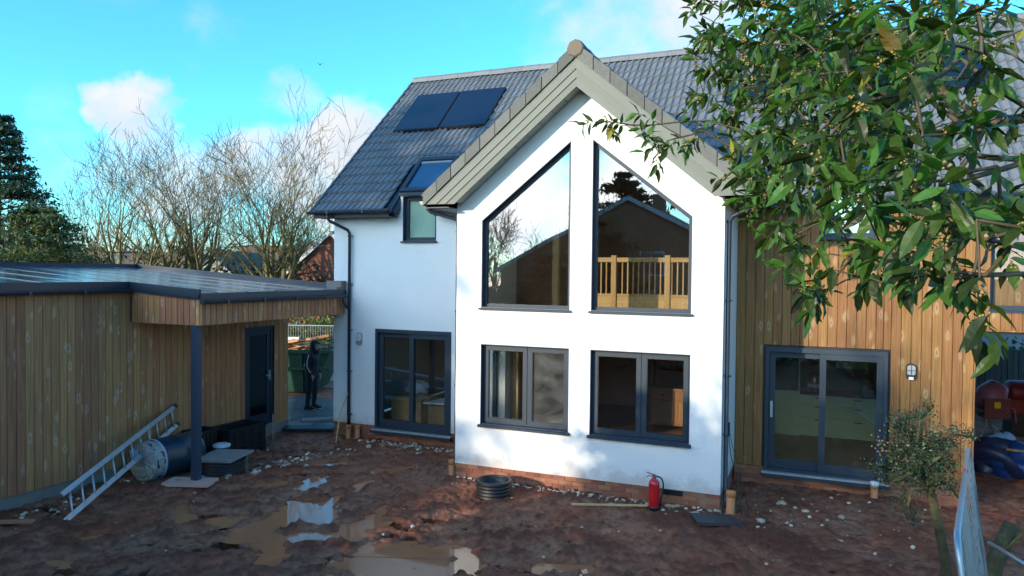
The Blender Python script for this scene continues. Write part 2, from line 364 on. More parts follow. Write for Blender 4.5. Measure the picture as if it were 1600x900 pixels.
def part(name, mb, material, parent, smooth=None, kind=None):
    """a part whose mesh is written in its thing's own coordinates"""
    return local(mb.build(name, material, parent, smooth, kind))
def inset(poly, d):
    n = len(poly); out = []
    for i in range(n):
        p0, p1, p2 = Vector(poly[i - 1]), Vector(poly[i]), Vector(poly[(i + 1) % n])
        e1, e2 = (p1 - p0).normalized(), (p2 - p1).normalized()
        n1, n2 = Vector((-e1.y, e1.x)), Vector((-e2.y, e2.x))
        k = d / max(.2, 1 + n1.dot(n2)); q = p1 + (n1 + n2) * k
        out.append((q.x, q.y))
    return out
def rect(x0, x1, z0, z1): return [(x0, z0), (x1, z0), (x1, z1), (x0, z1)]
X, Y, Z = Vector((1, 0, 0)), Vector((0, 1, 0)), Vector((0, 0, 1))

# numpy value noise for the ground
_tab = np.random.RandomState(5).rand(256, 256)
def vnoise(x, y, s=0):
    xi = np.floor(x).astype(int); yi = np.floor(y).astype(int); fx = x - xi; fy = y - yi
    fx = fx * fx * (3 - 2 * fx); fy = fy * fy * (3 - 2 * fy)
    g = lambda a, b: _tab[(a + 37 * s) % 256, (b + 91 * s) % 256]
    return (g(xi, yi) * (1 - fx) + g(xi + 1, yi) * fx) * (1 - fy) + (g(xi, yi + 1) * (1 - fx) + g(xi + 1, yi + 1) * fx) * fy
def fbm(x, y, f, o, s=0):
    t = 0; a = .5
    for i in range(o): t = t + a * (vnoise(x * f + 13.7 * i, y * f - 7.3 * i, s + i) - .5) * 2; f *= 2.03; a *= .5
    return t

# ------------------------------------------------------------------ the ground: one sheet of mud, ruts and hollows, out to the horizon
PUDDLES = [(-3.23,-2.94,-2.66,-3.47,0.16),(-2.21,-3.24,-2.02,-3.00,0.20),(-1.50,-3.43,-1.49,-2.58,0.28),(-1.13,-3.40,-0.52,-4.09,0.20),(-1.61,-2.28,-0.97,-2.41,0.32),(-2.80,-0.09,-2.53,0.23,0.20),(-2.07,-1.40,-2.28,-0.87,0.22),(-1.35,-1.99,-1.21,-1.20,0.17),(-1.50,0.02,-1.21,0.39,0.25),(-1.39,-0.89,-1.34,-0.57,0.13),(-0.17,-2.97,-0.29,-1.78,0.26),(-0.74,-3.22,-0.53,-3.07,0.22),(0.80,-3.67,1.35,-3.43,0.50),(0.28,-3.17,1.18,-2.87,0.22),(1.51,-2.77,1.84,-3.26,0.20),(-2.25,-3.85,-2.03,-3.75,0.12),(2.69,-2.83,3.18,-2.66,0.16),(-2.92,-1.59,-2.68,-1.31,0.13),(-2.99,-5.23,-2.81,-5.11,0.15),(-3.35,-4.45,-3.20,-4.27,0.14),(-3.53,-3.86,-3.46,-3.65,0.12),(3.86,-2.46,4.12,-2.36,0.12),(-2.95,-0.64,-2.88,-0.47,0.10),(-0.85,-0.64,-0.81,-0.50,0.10)]
WATER = -0.30
def ground_z(x, y):
    x = np.asarray(x, float); y = np.asarray(y, float)
    z = -0.262 + 0.045 * fbm(x, y, .35, 2, 3)
    core = np.clip((14 - np.hypot(x - 2, y + 1)) / 6, 0, 1)
    wet = np.clip((2.6 - x) / 2.5, 0, 1) * np.clip((1.6 - y) / 1.2, 0, 1)            # churned wet half of the yard
    cl = 1 - np.abs(fbm(x, y, 2.6, 4, 9)) * 2.2
    z = z + core * (.028 + .045 * np.clip((-.4 - y) / 1.5, 0, 1)) * (cl - .55)
    z = z + core * .030 * fbm(x, y, 1.3, 3, 21) + core * .046 * fbm(x, y, 6.0, 3, 31) + core * .050 * np.abs(fbm(x, y, 9.0, 2, 37)) + core * .034 * fbm(x, y, 15, 1, 41) + core * .018 * fbm(x, y, 27, 1, 43)
    u = (x * .55 - y * .835)                                                           # wheel ruts running up to the house
    z = z + wet * .04 * np.sin(u * 9.5 + 1.6 * fbm(x, y, .9, 2, 50)) * np.clip(fbm(x, y, .6, 2, 55) * 2 + .5, 0, 1)
    z = z + .10 * np.exp(-(((x - 4.7) / 1.0) ** 2 + ((y + .75) / .42) ** 2))           # bank under the loose slab
    z = z + .05 * np.exp(-((y + .12) / .28) ** 2) * (x > -.1) * (x < 4.6)
    wob = .55 * fbm(x, y, 2.2, 3, 61) + .5 * fbm(x, y, 6.5, 2, 66) + .35 * fbm(x, y, 16, 2, 69)
    for x0, y0, x1, y1, r in PUDDLES:
        dx, dy = x1 - x0, y1 - y0; t = np.clip(((x - x0) * dx + (y - y0) * dy) / (dx * dx + dy * dy), 0, 1)
        d = np.hypot(x - x0 - t * dx, y - y0 - t * dy) / r + wob
        k = np.clip((1.30 - d) / .8, 0, 1); k = k * k * (3 - 2 * k)
        z = z * (1 - k) + k * (WATER - .030 + .25 * (z + .27))
    # keep clear of the floors
    inh = ((x > -3.9) & (x < 8.0) & (y > 2.25)) | ((x > .15) & (x < 4.35) & (y > .2)) | ((x < -5.5) & (y < 2.0) & (x > -10.3))
    z = np.where(inh, -.45, z)
    return z
def gz(x, y): return float(ground_z(np.array([x]), np.array([y]))[0])

def axis(segs):
    a = [np.arange(p, q, s) for p, q, s in segs]
    return np.concatenate(a + [np.array([segs[-1][1]])])
gx = axis([(-1500, -300, 300), (-300, -60, 30), (-60, -14, 2), (-14, -6, .25), (-6, -4.6, .035), (-4.6, 5.6, .017), (5.6, 9.6, .035), (9.6, 14, .2), (14, 60, 2), (60, 300, 30), (300, 1500, 300)])
gy = axis([(-1500, -300, 300), (-300, -60, 30), (-60, -14, 2), (-14, -6.4, .3), (-6.4, -4.4, .035), (-4.4, .4, .017), (.4, 2.4, .03), (2.4, 9, .2), (9, 60, 2), (60, 300, 30), (300, 1500, 300)])
GX, GY = np.meshgrid(gx, gy)
GZ = ground_z(GX.ravel(), GY.ravel())
nx, ny = len(gx), len(gy)
me = bpy.data.meshes.new('ground')
co = np.stack([GX.ravel(), GY.ravel(), GZ], 1).astype(np.float32)
ii = (np.arange(ny - 1)[:, None] * nx + np.arange(nx - 1)[None]).ravel()
fc = np.stack([ii, ii + 1, ii + nx + 1, ii + nx], 1).astype(np.int32)
me.vertices.add(len(co)); me.vertices.foreach_set('co', co.ravel())
me.loops.add(fc.size); me.loops.foreach_set('vertex_index', fc.ravel())
me.polygons.add(len(fc)); me.polygons.foreach_set('loop_start', np.arange(0, fc.size, 4, dtype=np.int32)); me.polygons.foreach_set('loop_total', np.full(len(fc), 4, dtype=np.int32))
me.polygons.foreach_set('use_smooth', np.ones(len(fc), bool)); me.update(calc_edges=True)

def mud_material():
    m = bpy.data.materials.new('red_mud'); m.use_nodes = True
    nt = m.node_tree; N = nt.nodes; L = nt.links; b = N['Principled BSDF']
    tc = N.new('ShaderNodeTexCoord')
    def nz(s, d=6, r=.6):
        n = N.new('ShaderNodeTexNoise'); n.inputs['Scale'].default_value = s; n.inputs['Detail'].default_value = d; n.inputs['Roughness'].default_value = r; L.new(tc.outputs['Object'], n.inputs[0]); return n.outputs[0]
    def mr(v, a, b_, c=0, d=1):
        r = N.new('ShaderNodeMapRange'); r.interpolation_type = 'SMOOTHSTEP'; L.new(v, r.inputs[0])
        for i, k in enumerate((a, b_, c, d)): r.inputs[i + 1].default_value = k
        return r.outputs[0]
    def mix(f, a, c):
        x = N.new('ShaderNodeMix'); x.data_type = 'RGBA'; L.new(f, x.inputs[0])
        for i, k in ((6, a), (7, c)):
            if isinstance(k, tuple): x.inputs[i].default_value = (*k, 1)
            else: L.new(k, x.inputs[i])
        return x.outputs[2]
    c = mix(mr(nz(1.3), .35, .66), (.42, .148, .080), (.50, .25, .155))
    at_ = N.new('ShaderNodeAttribute'); at_.attribute_name = 'clod'
    c = mix(mr(at_.outputs['Fac'], .46, .88, 0, .75), c, (.135, .045, .030))      # fresh turned clods are darker than the silted flats
    c = mix(mr(nz(9, 7), .42, .7, 0, .7), c, (.17, .055, .033))
    c = mix(mr(nz(38, 4), .60, .72, 0, .5), c, (.30, .22, .17))
    c = mix(mr(nz(120, 2), .66, .74, 0, .6), c, (.38, .31, .25))
    sp = N.new('ShaderNodeSeparateXYZ'); L.new(tc.outputs['Object'], sp.inputs[0])
    ln = N.new('ShaderNodeVectorMath'); ln.operation = 'LENGTH'; L.new(tc.outputs['Object'], ln.inputs[0])
    c = mix(mr(ln.outputs['Value'], 17, 24), c, mix(mr(nz(.6), .4, .6), (.05, .085, .025), (.09, .10, .04)))
    wet = mr(sp.outputs[2], -.285, -.315)                  # soaked mud round the standing water
    c = mix(wet, c, mix(mr(nz(6), .4, .6), (.10, .034, .018), (.17, .062, .032)))
    L.new(c, b.inputs['Base Color'])
    rg = N.new('ShaderNodeMix'); rg.data_type = 'FLOAT'; L.new(wet, rg.inputs[0]); L.new(mr(nz(3.1), .35, .65, .36, .8), rg.inputs[2]); rg.inputs[3].default_value = .22
    L.new(rg.outputs[0], b.inputs['Roughness']); b.inputs['Specular IOR Level'].default_value = .22
    h = N.new('ShaderNodeMath'); h.operation = 'MULTIPLY_ADD'; L.new(nz(26, 7, .7), h.inputs[0]); h.inputs[1].default_value = 1; L.new(nz(95, 4), h.inputs[2])
    bp = N.new('ShaderNodeBump'); bp.inputs['Strength'].default_value = 1.0; bp.inputs['Distance'].default_value = .045; L.new(h.outputs[0], bp.inputs['Height']); L.new(bp.outputs[0], b.inputs['Normal'])
    return m
ca = me.attributes.new('clod', 'FLOAT', 'POINT'); ca.data.foreach_set('value', np.clip((GZ + .262 - .045 * fbm(GX.ravel(), GY.ravel(), .35, 2, 3)) / .14 + .45, 0, 1).astype(np.float32))
me.materials.append(mud_material())
gr = bpy.data.objects.new('ground', me); COL.objects.link(gr); gr['kind'] = 'structure'

M['puddle'] = mat('muddy_water', (.42, .165, .075), .04, noise=(1.6, .15), bump=(3.0, .006), spec=.45)
for x0, y0, x1, y1, r in PUDDLES:
    mb = MB(); n = 20; a = math.atan2(y1 - y0, x1 - x0); l = math.hypot(x1 - x0, y1 - y0) / 2; cx, cy = (x0 + x1) / 2, (y0 + y1) / 2; rr = r * 1.35
    ring = []
    for k in range(n):
        t = 2 * math.pi * k / n; px, py = rr * math.cos(t) + (l if math.cos(t) >= 0 else -l), rr * math.sin(t)
        ring.append((cx + px * math.cos(a) - py * math.sin(a), cy + px * math.sin(a) + py * math.cos(a)))
    jit = WATER + rng.uniform(-.003, .003)
    mb.add([(p[0], p[1], jit) for p in ring], [tuple(range(n))])
    mb.build('puddle', M['puddle'], kind='structure')

# loose rubble in the mud
def stone_mesh(seed, flat=.6):
    r = random.Random(seed); bm = bmesh.new(); bmesh.ops.create_icosphere(bm, subdivisions=1, radius=1)
    for v in bm.verts:
        v.co *= r.uniform(.7, 1.1); v.co.z *= flat; v.co.x *= r.uniform(.85, 1.15)
    vs_ = [v.co.copy() for v in bm.verts]; fs = [tuple(v.index for v in f.verts) for f in bm.faces]; bm.free(); return vs_, fs
STONES = [stone_mesh(i, .5 + .1 * (i % 3)) for i in range(7)]
M['stone'] = mat('pale_rubble', (.50, .39, .29), .85, attr=.5, noise=(30, .2), bump=(60, .4), hue=.04)
mb = MB(); r2 = random.Random(3)
def scatter(x, y, s):
    vs_, fs = STONES[r2.randrange(7)]; a = r2.uniform(0, 6.28); ca, sa = math.cos(a), math.sin(a); z = gz(x, y) + s * .15; mb.cur = r2.random()
    mb.add([(x + (v.x * ca - v.y * sa) * s, y + (v.x * sa + v.y * ca) * s, z + v.z * s) for v in vs_], fs)
for _ in range(180): x = r2.uniform(.1, 4.6); scatter(x, -.04 - abs(r2.gauss(0, .13)), r2.uniform(.012, .042))
for _ in range(170): x = r2.uniform(-3.2, -.2); scatter(x, 1.95 - abs(r2.gauss(0, .2)), r2.uniform(.014, .05))
for _ in range(150): t = r2.random(); scatter(-4.2 + 1.3 * t + r2.gauss(0, .12), -1.9 + 2.9 * t + r2.gauss(0, .16), r2.uniform(.015, .05))
for _ in range(50): scatter(r2.uniform(4.7, 8), r2.uniform(-.6, 1.9), r2.uniform(.012, .04))
for _ in range(170): scatter(r2.uniform(-4.5, 7), r2.uniform(-5, 1.8), abs(r2.gauss(.012, .009)) + .006)
for _ in range(60): scatter(-5.0 + abs(r2.gauss(0, .2)), r2.uniform(-4.4, -2.0), r2.uniform(.015, .05))
mb.build('rubble', M['stone'], kind='stuff')
M['stone1'] = mat('rubble_stone', (.48, .38, .29), .85, rnd=.35, noise=(30, .2), bump=(60, .4))
big = [(-3.74,-1.45,.07),(-3.5,-1.05,.09),(-3.42,-.8,.07),(-3.0,-.25,.06),(-3.25,-.6,.075),(-2.75,1.45,.07),(-2.2,1.75,.08),(-1.9,1.55,.06),(5.35,1.0,.09),(5.7,.7,.07),(5.1,-.2,.08),(6.2,.55,.06),(2.9,-.35,.07),(4.15,-.28,.07)]
sm_ = []
for vs_, fs in STONES: sm_.append(MB().add(vs_, fs).mesh('stone', M['stone1']))
lab = {0: 'pale rubble stone in the muddy row of stones beside the canopy post', 5: 'pale rubble stone in the mud below the left patio door', 8: 'pale broken stone lying in the mud below the right patio door', 12: 'pale broken stone at the foot of the brick plinth near the extinguisher'}
grp = ''
for i, (x, y, s) in enumerate(big):
    o = link('stone', sm_[i % 7], loc=(x, y, gz(x, y) + s * .2), rot=(0, 0, i * 1.3)); o.scale = (s, s, s)
    grp = lab.get(i, grp); tag(o, grp, 'stone', grp.replace('stone ', 'stones ', 1))

# ------------------------------------------------------------------ the house
W = 4.496; D = 2.02                      # gable width; how far the wings stand back
house = thing('detached_house', 'new white rendered house with grey tiled roof, tall gable windows and timber cladding', 'house')
PITCH = math.atan2(3.81, 4.02); CP, SP = math.cos(PITCH), math.sin(PITCH)
def rp(x, s, n=0.0): return Vector((x, 1.67 + s * CP - n * SP, 4.68 + s * SP + n * CP))
def gtop(x): return 6.95 - .837 * abs(x - 2.25)

zb = .05; a1, a2 = .476, 2.068; a3, a4 = W - a2, W - a1
LW = [rect(a1, a2, .775, 2.16), rect(a3, a4, .775, 2.16)]
UW = [[(a1, 2.785), (a2, 2.785), (a2, 5.553), (a1, 4.278)], [(a3, 2.785), (a4, 2.785), (a4, 4.278), (a3, 5.553)]]
DL = rect(-2.977, -1.133, 0, 2.15); DR = rect(5.0, 6.895, 0, 2.15)
DWL = rect(-2.31, -1.51, 4.03, 4.98); DWR = rect(5.87, 6.67, 4.03, 4.98)
mb = MB().panel((0, 0, 0), X, Z, [(0, zb), (W, zb), (W, 4.82), (2.248, 6.7), (0, 4.82)], LW + UW, .3)
wall_front = mb.build('front_wall', M['render'], house)
mb = MB().panel((0, D, 0), X, Z, [(-4.06, zb), (DL[0][0], zb), DL[0][:1] + (2.15,), (DL[1][0], 2.15), (DL[1][0], zb), (0, zb), (0, 4.66), (-1.45, 4.66), (-1.45, 5.0), (-2.37, 5.0), (-2.37, 4.66), (-4.06, 4.66)], [DWL], .3)
wall_left = mb.build('left_wing_wall', M['render'], house)
SWIN = [(.5, .25), (1.5, .25), (1.5, 2.1), (.5, 2.1)]      # side window of the gable room
mb = MB().panel((0, 0, 0), Vector((0, -1, 0)), Z, [(-2.02, zb), (-.3, zb), (-.3, 4.78), (-2.02, 4.78)], [[(-p[0], p[1]) for p in SWIN][::-1]], .3)
mb.build('gable_side_wall', M['render'], house)
mb = MB().panel((W, 0, 0), Y, Z, rect(.3, 2.3, zb, 4.78), (), .3)
mb.build('gable_side_wall', M['render'], house)
HDR = rect(8.3, 10.2, 2.88, 4.5)
mb = MB().panel((0, 2.075, 0), X, Z, [(W, zb), (DR[0][0], zb), (DR[0][0], 2.15), (DR[1][0], 2.15), (DR[1][0], zb), (8.1, zb), (8.1, 2.57), (12, 2.57), (12, 4.66), (6.73, 4.66), (6.73, 5.0), (5.81, 5.0), (5.81, 4.66), (W, 4.66)], [DWR, HDR], .25)
wall_right = mb.build('right_wing_wall', M['black'], house)
mb = MB().panel((-4.06, 0, 0), Vector((0, -1, 0)), Z, [(-9.36, zb), (-2.32, zb), (-2.32, 5.0), (-5.69, 8.2), (-9.06, 5.0), (-9.36, 4.7)], (), .3)
mb.build('end_wall', M['render'], house)
mb = MB().box(-3.76, 8.1, 9.06, 9.36, -.4, 4.7).box(8.1, 12.3, 9.06, 9.36, 2.5, 4.7); mb.build('back_wall', M['render'], house)
mb = MB().box(12.0, 12.3, 2.33, 9.06, -.4, 4.7).box(8.05, 8.1, 2.33, 9.06, -.4, 2.5); mb.build('porch_wall', M['clad'], house)
# mortar backing, then every brick of the plinths
def plinth(name, org, ux, length, ztop, courses, skip=None):
    o = Vector(org); n = ux.cross(Z)
    b = MB().panel(o - n * .012, ux, Z, rect(0, length, ztop - courses * .0755 - .15, ztop), (), .28).build(name, M['mortar'], house)
    k = 0
    for c in range(courses):
        z0 = ztop - .066 - c * .0755; x = -.1125 if c % 2 else 0.0
        while x < length - .02:
            xa, xb = max(x, 0), min(x + .215, length)
            if xb - xa > .03 and not (skip and skip(xa, xb, z0)):
                me_ = brick_mesh(round(xb - xa, 2)); p = o + ux * xa + Z * z0 - n * .0 + n * rng.uniform(-.002, .003)
                link('brick', me_, b, loc=p, rot=(0, 0, math.atan2(ux.y, ux.x) + rng.uniform(-.004, .004)))
            x += .225; k += 1
    return b
_bm = {}
def brick_mesh(w):
    if w not in _bm:
        h, d, e = .065, .03, .004
        m_ = MB(); m_.add([(e, 0, e), (w - e, 0, e), (w - e, 0, h - e), (e, 0, h - e), (0, e, 0), (w, e, 0), (w, e, h), (0, e, h), (0, d, 0), (w, d, 0), (w, d, h), (0, d, h)],
                          [(0, 1, 2, 3), (0, 4, 5, 1), (1, 5, 6, 2), (2, 6, 7, 3), (3, 7, 4, 0), (4, 8, 9, 5), (5, 9, 10, 6), (6, 10, 11, 7), (7, 11, 8, 4)])
        _bm[w] = m_.mesh('brick', M['brick'])
    return _bm[w]
plinth('front_plinth', (0, .02, 0), X, W, .045, 5, lambda a, b, z: 3.6 < (a + b) / 2 < 3.95 and z > -.09)
plinth('left_plinth', (-4.06, D + .02, 0), X, 4.06, .045, 6)
plinth('right_plinth', (W, D + .02, 0), X, 8.1 - W, .045, 5)
plinth('gable_plinth', (W - .02, 0.02, 0), Y, 2.0, .045, 5)
mb = MB().box(3.63, 3.93, .012, .04, -.045, .03)
for k in range(6): mb.box(3.65, 3.91, .004, .013, -.04 + k * .011, -.035 + k * .011)
mb.build('air_vent', M['black'], house)

# cladding: every board an object of its own
_bd = {}
def board_mesh(w, h, m_):
    key = (round(w, 3), round(h, 3), m_.name)
    if key not in _bd:
        w_, h_ = key[0], key[1]; e = .007; t = .022; g = .0025
        sec = [(g, t), (g, e), (g + e, 0), (w_ - e - g, 0), (w_ - g, e), (w_ - g, t)]
        b = MB(); b.add([(x, y, z) for z in (0, h_) for x, y in sec], [(i, i + 1, i + 7, i + 6) for i in range(5)] + [(5, 4, 3, 2, 1, 0), (6, 7, 8, 9, 10, 11), (0, 6, 11, 5)])
        _bd[key] = b.mesh('board', m_)
    return _bd[key]
def boards(parent, origin, ux, breaks, pitch, zs, holes, m_, joints=True):
    """vertical boards along ux; zs(x) gives bottom and top; holes are (x0, x1, z0, z1)"""
    o = Vector(origin); rot = math.atan2(ux.y, ux.x)
    for q in range(len(breaks) - 1):
        xa, xb = breaks[q], breaks[q + 1]; n = max(1, round((xb - xa) / pitch)); w = (xb - xa) / n
        for i in range(n):
            x = xa + i * w; cx = x + w / 2
            segs = [zs(cx)]
            for hx0, hx1, hz0, hz1 in holes:
                if hx0 - .001 <= cx <= hx1 + .001:
                    new = []
                    for s0, s1 in segs:
                        if hz1 <= s0 or hz0 >= s1: new.append((s0, s1)); continue
                        if hz0 - s0 > .03: new.append((s0, hz0))
                        if s1 - hz1 > .03: new.append((hz1, s1))
                    segs = new
            out = []
            for s0, s1 in segs:
                if joints and s1 - s0 > 2.6 and rng.random() < .45:
                    c = s0 + round((s1 - s0) * rng.uniform(.25, .75) / .1) * .1; out += [(s0, c - .002), (c + .002, s1)]
                else: out.append((s0, s1))
            for s0, s1 in out:
                p = o + ux * x + Z * s0; n_ = ux.cross(Z); p = p + n_ * rng.uniform(-.002, .003)
                link('board', board_mesh(w, s1 - s0, m_), parent, loc=p, rot=(0, 0, rot))
boards(wall_right, (0, D + .018, 0), X, [W + .002, 4.962, 5.83, 6.71, 6.933, 8.1, 8.3, 10.2, 12], .142,
       lambda x: (.055, 4.62) if x < 8.1 else (2.575, 4.62), [(4.962, 6.933, -1, 2.19), (5.83, 6.71, 3.98, 9), (8.3, 10.2, 2.86, 4.52)], M['clad'])
mb = MB().box(8.1, 8.125, D + .01, 2.33, .05, 2.57).box(8.1, 12, D + .016, 2.33, 2.548, 2.572); mb.build('corner_trim', M['clad'], house)

# floors, ceilings and partitions that show through the glass
mb = MB().box(-3.76, 8.05, 2.27, 9.06, -.12, 0).box(.3, 4.196, .3, 2.27, -.12, 0); mb.build('ground_floor', M['floorwood'], house)
mb = MB().box(-3.76, 12, 2.33, 9.06, 2.5, 2.72).box(.3, 4.196, .3, 2.33, 2.5, 2.72); mb.build('upper_floor', M['trimx'], house)
mb = MB().box(-.35, -.2, 2.32, 7, 0, 2.5).box(4.25, 4.4, 2.33, 7, 0, 2.5); mb.build('partition_wall', M['plaster'], house)
mb = MB().box(-3.76, 8.05, 7.0, 7.1, 0, 2.5); mb.build('room_wall', M['plaster'], house)
mb = MB().box(-.2, 1.05, 3.5, 3.6, 2.72, 5.2).box(-3.76, 12, 6.5, 6.6, 2.72, 7.2).box(-.3, -.2, 2.33, 6.5, 2.72, 4.9).box(4.6, 4.7, 2.33, 6.5, 2.72, 4.9); mb.build('upper_room_wall', M['plaster'], house)

# ---- windows
def fixed_window(poly, y, glass, sill=True, fw=.05, name='window'):
    w = MB().panel((0, y + .10, 0), X, Z, inset(poly, .013), [inset(poly, .013 + fw)], .07).build(name, M['anthracite'], house)
    MB().panel((0, y - .004, 0), X, Z, inset(poly, .001), [inset(poly, .013)], .17).build('lining', M['lining'], w)
    MB().panel((0, y + .13, 0), X, Z, inset(poly, .005 + fw), (), .012).build('pane', glass, w)
    x0 = min(p[0] for p in poly); x1 = max(p[0] for p in poly); z0 = min(p[1] for p in poly)
    if sill: MB().add([(x, yy, zz) for x in (x0 - .03, x1 + .03) for yy, zz in ((y - .055, z0 - .035), (y - .055, z0 - .008), (y + .1, z0 + .012), (y + .1, z0 - .03), (y - .04, z0 - .035))],
                      [(0, 1, 6, 5), (1, 2, 7, 6), (2, 3, 8, 7), (3, 4, 9, 8), (4, 0, 5, 9), (4, 3, 2, 1, 0), (5, 6, 7, 8, 9)]).build('sill', M['anthracite'], w)
    return w
def casement(poly, y, leaves, glasses, sill=True):
    L_ = [rect(x0, x1, poly[0][1] + .05, poly[2][1] - .045) for x0, x1 in leaves]
    w = MB().panel((0, y + .10, 0), X, Z, inset(poly, .013), L_, .07).build('window', M['anthracite'], house)
    MB().panel((0, y - .004, 0), X, Z, inset(poly, .001), [inset(poly, .013)], .17).build('lining', M['lining'], w)
    for l, g in zip(L_, glasses):
        MB().panel((0, y + .088, 0), X, Z, inset(l, -.012), [inset(l, .055)], .07).build('sash', M['anthracite'], w)
        MB().panel((0, y + .094, 0), X, Z, inset(l, .056), [inset(l, .066)], .01).build('gasket', M['black'], w)
        MB().panel((0, y + .12, 0), X, Z, inset(l, .05), (), .012).build('pane', g, w)
    x0 = poly[0][0]; x1 = poly[1][0]; z0 = poly[0][1]
    MB().add([(x, yy, zz) for x in (x0 - .03, x1 + .03) for yy, zz in ((y - .055, z0 - .045), (y - .055, z0 - .008), (y + .1, z0 + .018), (y + .1, z0 - .03), (y - .04, z0 - .045))],
             [(0, 1, 6, 5), (1, 2, 7, 6), (2, 3, 8, 7), (3, 4, 9, 8), (4, 0, 5, 9), (4, 3, 2, 1, 0), (5, 6, 7, 8, 9)]).build('sill', M['anthracite'], w)
    return w
for p in UW: fixed_window(p, 0, M['glass_up'])
xm = a1 + .83
casement(LW[0], 0, [(a1 + .05, xm - .02), (xm + .03, a2 - .05)], [M['glass'], M['glass_dusty']])
xm = a3 + .82
casement(LW[1], 0, [(a3 + .05, xm - .02), (xm + .03, a4 - .05)], [M['glass'], M['glass']])
for p in (DWL, DWR):
    w = fixed_window(p, D, M['glass'], fw=.07)
    MB().panel((0, D + .16, 0), X, Z, inset(p, .07), (), .01).build('blind', M['blind'], w)
w = fixed_window(HDR, D + .05, M['glass'], fw=.06)
MB().box(8.37, 10.13, D + .14, D + .2, 3.86, 3.94).box(8.37, 10.13, D + .2, D + .22, 2.95, 3.86).build('timber_rail', M['clad'], w)
rb = MB().box(8.0, 10.6, 3.2, 3.3, 2.72, 4.6).build('reflection_brick_panel', M['mortar'], house)  # brick panel standing in for a brick house mirrored in this window
for c in range(9):
    for k in range(9):
        x = 8.2 + k * .225 + (.11 if c % 2 else 0); link('brick', brick_mesh(.21), rb, loc=(x, 3.185, 3.9 + c * .0755))
# side window of the gable room, seen through the lower left window
mb = MB()
mb.box(.06, .14, .5, .56, .25, 2.1).box(.06, .14, 1.44, 1.5, .25, 2.1).box(.06, .14, .56, 1.44, .25, .33).box(.06, .14, .56, 1.44, 2.02, 2.1)
w = mb.build('window', M['anthracite'], house); MB().box(.095, .107, .55, 1.45, .32, 2.03).build('pane', M['glass'], w)
mb = MB().box(.35, .47, 1.75, 1.87, 0, 2.5); mb.build('timber_post', M['trimwood'], house)

# ---- patio doors
def patio(poly, y, name='patio_door', handle=False):
    x0, x1, z1 = poly[0][0], poly[1][0], poly[2][1]; xm = (x0 + x1) / 2 - .03
    big_ = rect(x0, x1, 0, z1)
    d = MB().panel((0, y - .012, 0), X, Z, big_, [rect(x0 + .06, x1 - .06, .05, z1 - .08)], .16).build(name, M['anthracite'], house)
    for i, (xa, xb, yy) in enumerate(((x0 + .06, xm + .05, y + .075), (xm - .05, x1 - .06, y + .015))):
        l = rect(xa, xb, .05, z1 - .08); ins = [(xa + .10, .19), (xb - .10, .19), (xb - .10, z1 - .18), (xa + .10, z1 - .18)]
        MB().panel((0, yy, 0), X, Z, l, [ins], .05).build('sash', M['anthracite'], d)
        MB().panel((0, yy + .02, 0), X, Z, inset(ins, -.005), (), .012).build('pane', M['glass'], d)
    MB().panel((0, y - .005, 0), X, Z, rect(x0 + .02, x0 + .05, .9, 1.2), (), .01)
    if handle: MB().box(x0 + .085, x0 + .125, y + .05, y + .075, .92, 1.2).build('handle', M['alu'], d)
    MB().box(x0 - .04, x1 + .04, y - .10, y - .002, -.035, -.004).build('threshold', M['sill'], d)
    MB().box(x0 - .05, x1 + .05, y - .125, y - .004, -.085, -.038).build('drip_edge', M['anthracite'], d)
    return d
patio(DL, D); patio(DR, D, handle=True)

# ---- main roof: slab, tiles, ridge, in-roof solar panels, roof windows
mb = MB().panel(rp(0, 0, -.06), X, Vector((0, CP, SP)), [(-4.38, .02), (-2.36, .02), (-2.36, .56), (-1.46, .56), (-1.46, .02), (-.42, .02), (2.25, 3.3), (4.92, .02), (5.82, .02), (5.82, .56), (6.72, .56), (6.72, .02), (12.2, .02), (12.2, 5.5), (-4.16, 5.5)], (), .16)
roof = mb.build('roof', M['gutter'], house)
mb = MB().panel(Vector((0, 5.69, 8.40)), Vector((-1, 0, 0)), Vector((0, -CP, SP)), [(-12.2, -5.5), (4.2, -5.5), (4.2, 0), (-12.2, 0)], (), .16); mb.build('back_slope', M['tile'], roof)
def tile_geo():
    v, f = [], []; us = (0, .15, .27, .33, .39, .45, .5, .65, .77, .83, .89, .95, 1.0); n = len(us); w, l = .302, .40
    def h(u):
        u = (u * 2) % 1.0 if u < .999 else 1.0
        return (.008 - .008 * math.sin(math.pi * u / .5)) if u < .5 else .008 + .034 * math.sin(math.pi * (u - .5) / .5) ** .85
    for yy, zz in ((0, -.004), (0, .044), (l, -.004)):
        for i in range(n):
            u = us[i]; z = zz + h(u)
            if zz == -.004: z = h(u) - .002
            v.append(((u) * w, yy, z))
    for r_ in range(2):
        for i in range(n - 1): f.append((r_ * n + i, r_ * n + i + 1, (r_ + 1) * n + i + 1, (r_ + 1) * n + i))
    return v, f
TV, TF = tile_geo()
tile_me = MB().add(TV, TF).mesh('tile', M['tile'])
SOLAR = [(-3.70, -2.50, 2.975, 4.61), (-2.465, -1.265, 2.975, 4.61)] + [(4.03 + i * 1.15, 4.03 + i * 1.15 + 1.12, 3.05, 4.66) for i in range(4)]
def shear(x, s): return x + .036 * s * max(0.0, (3.2 - x) / 7.6)
cand = []
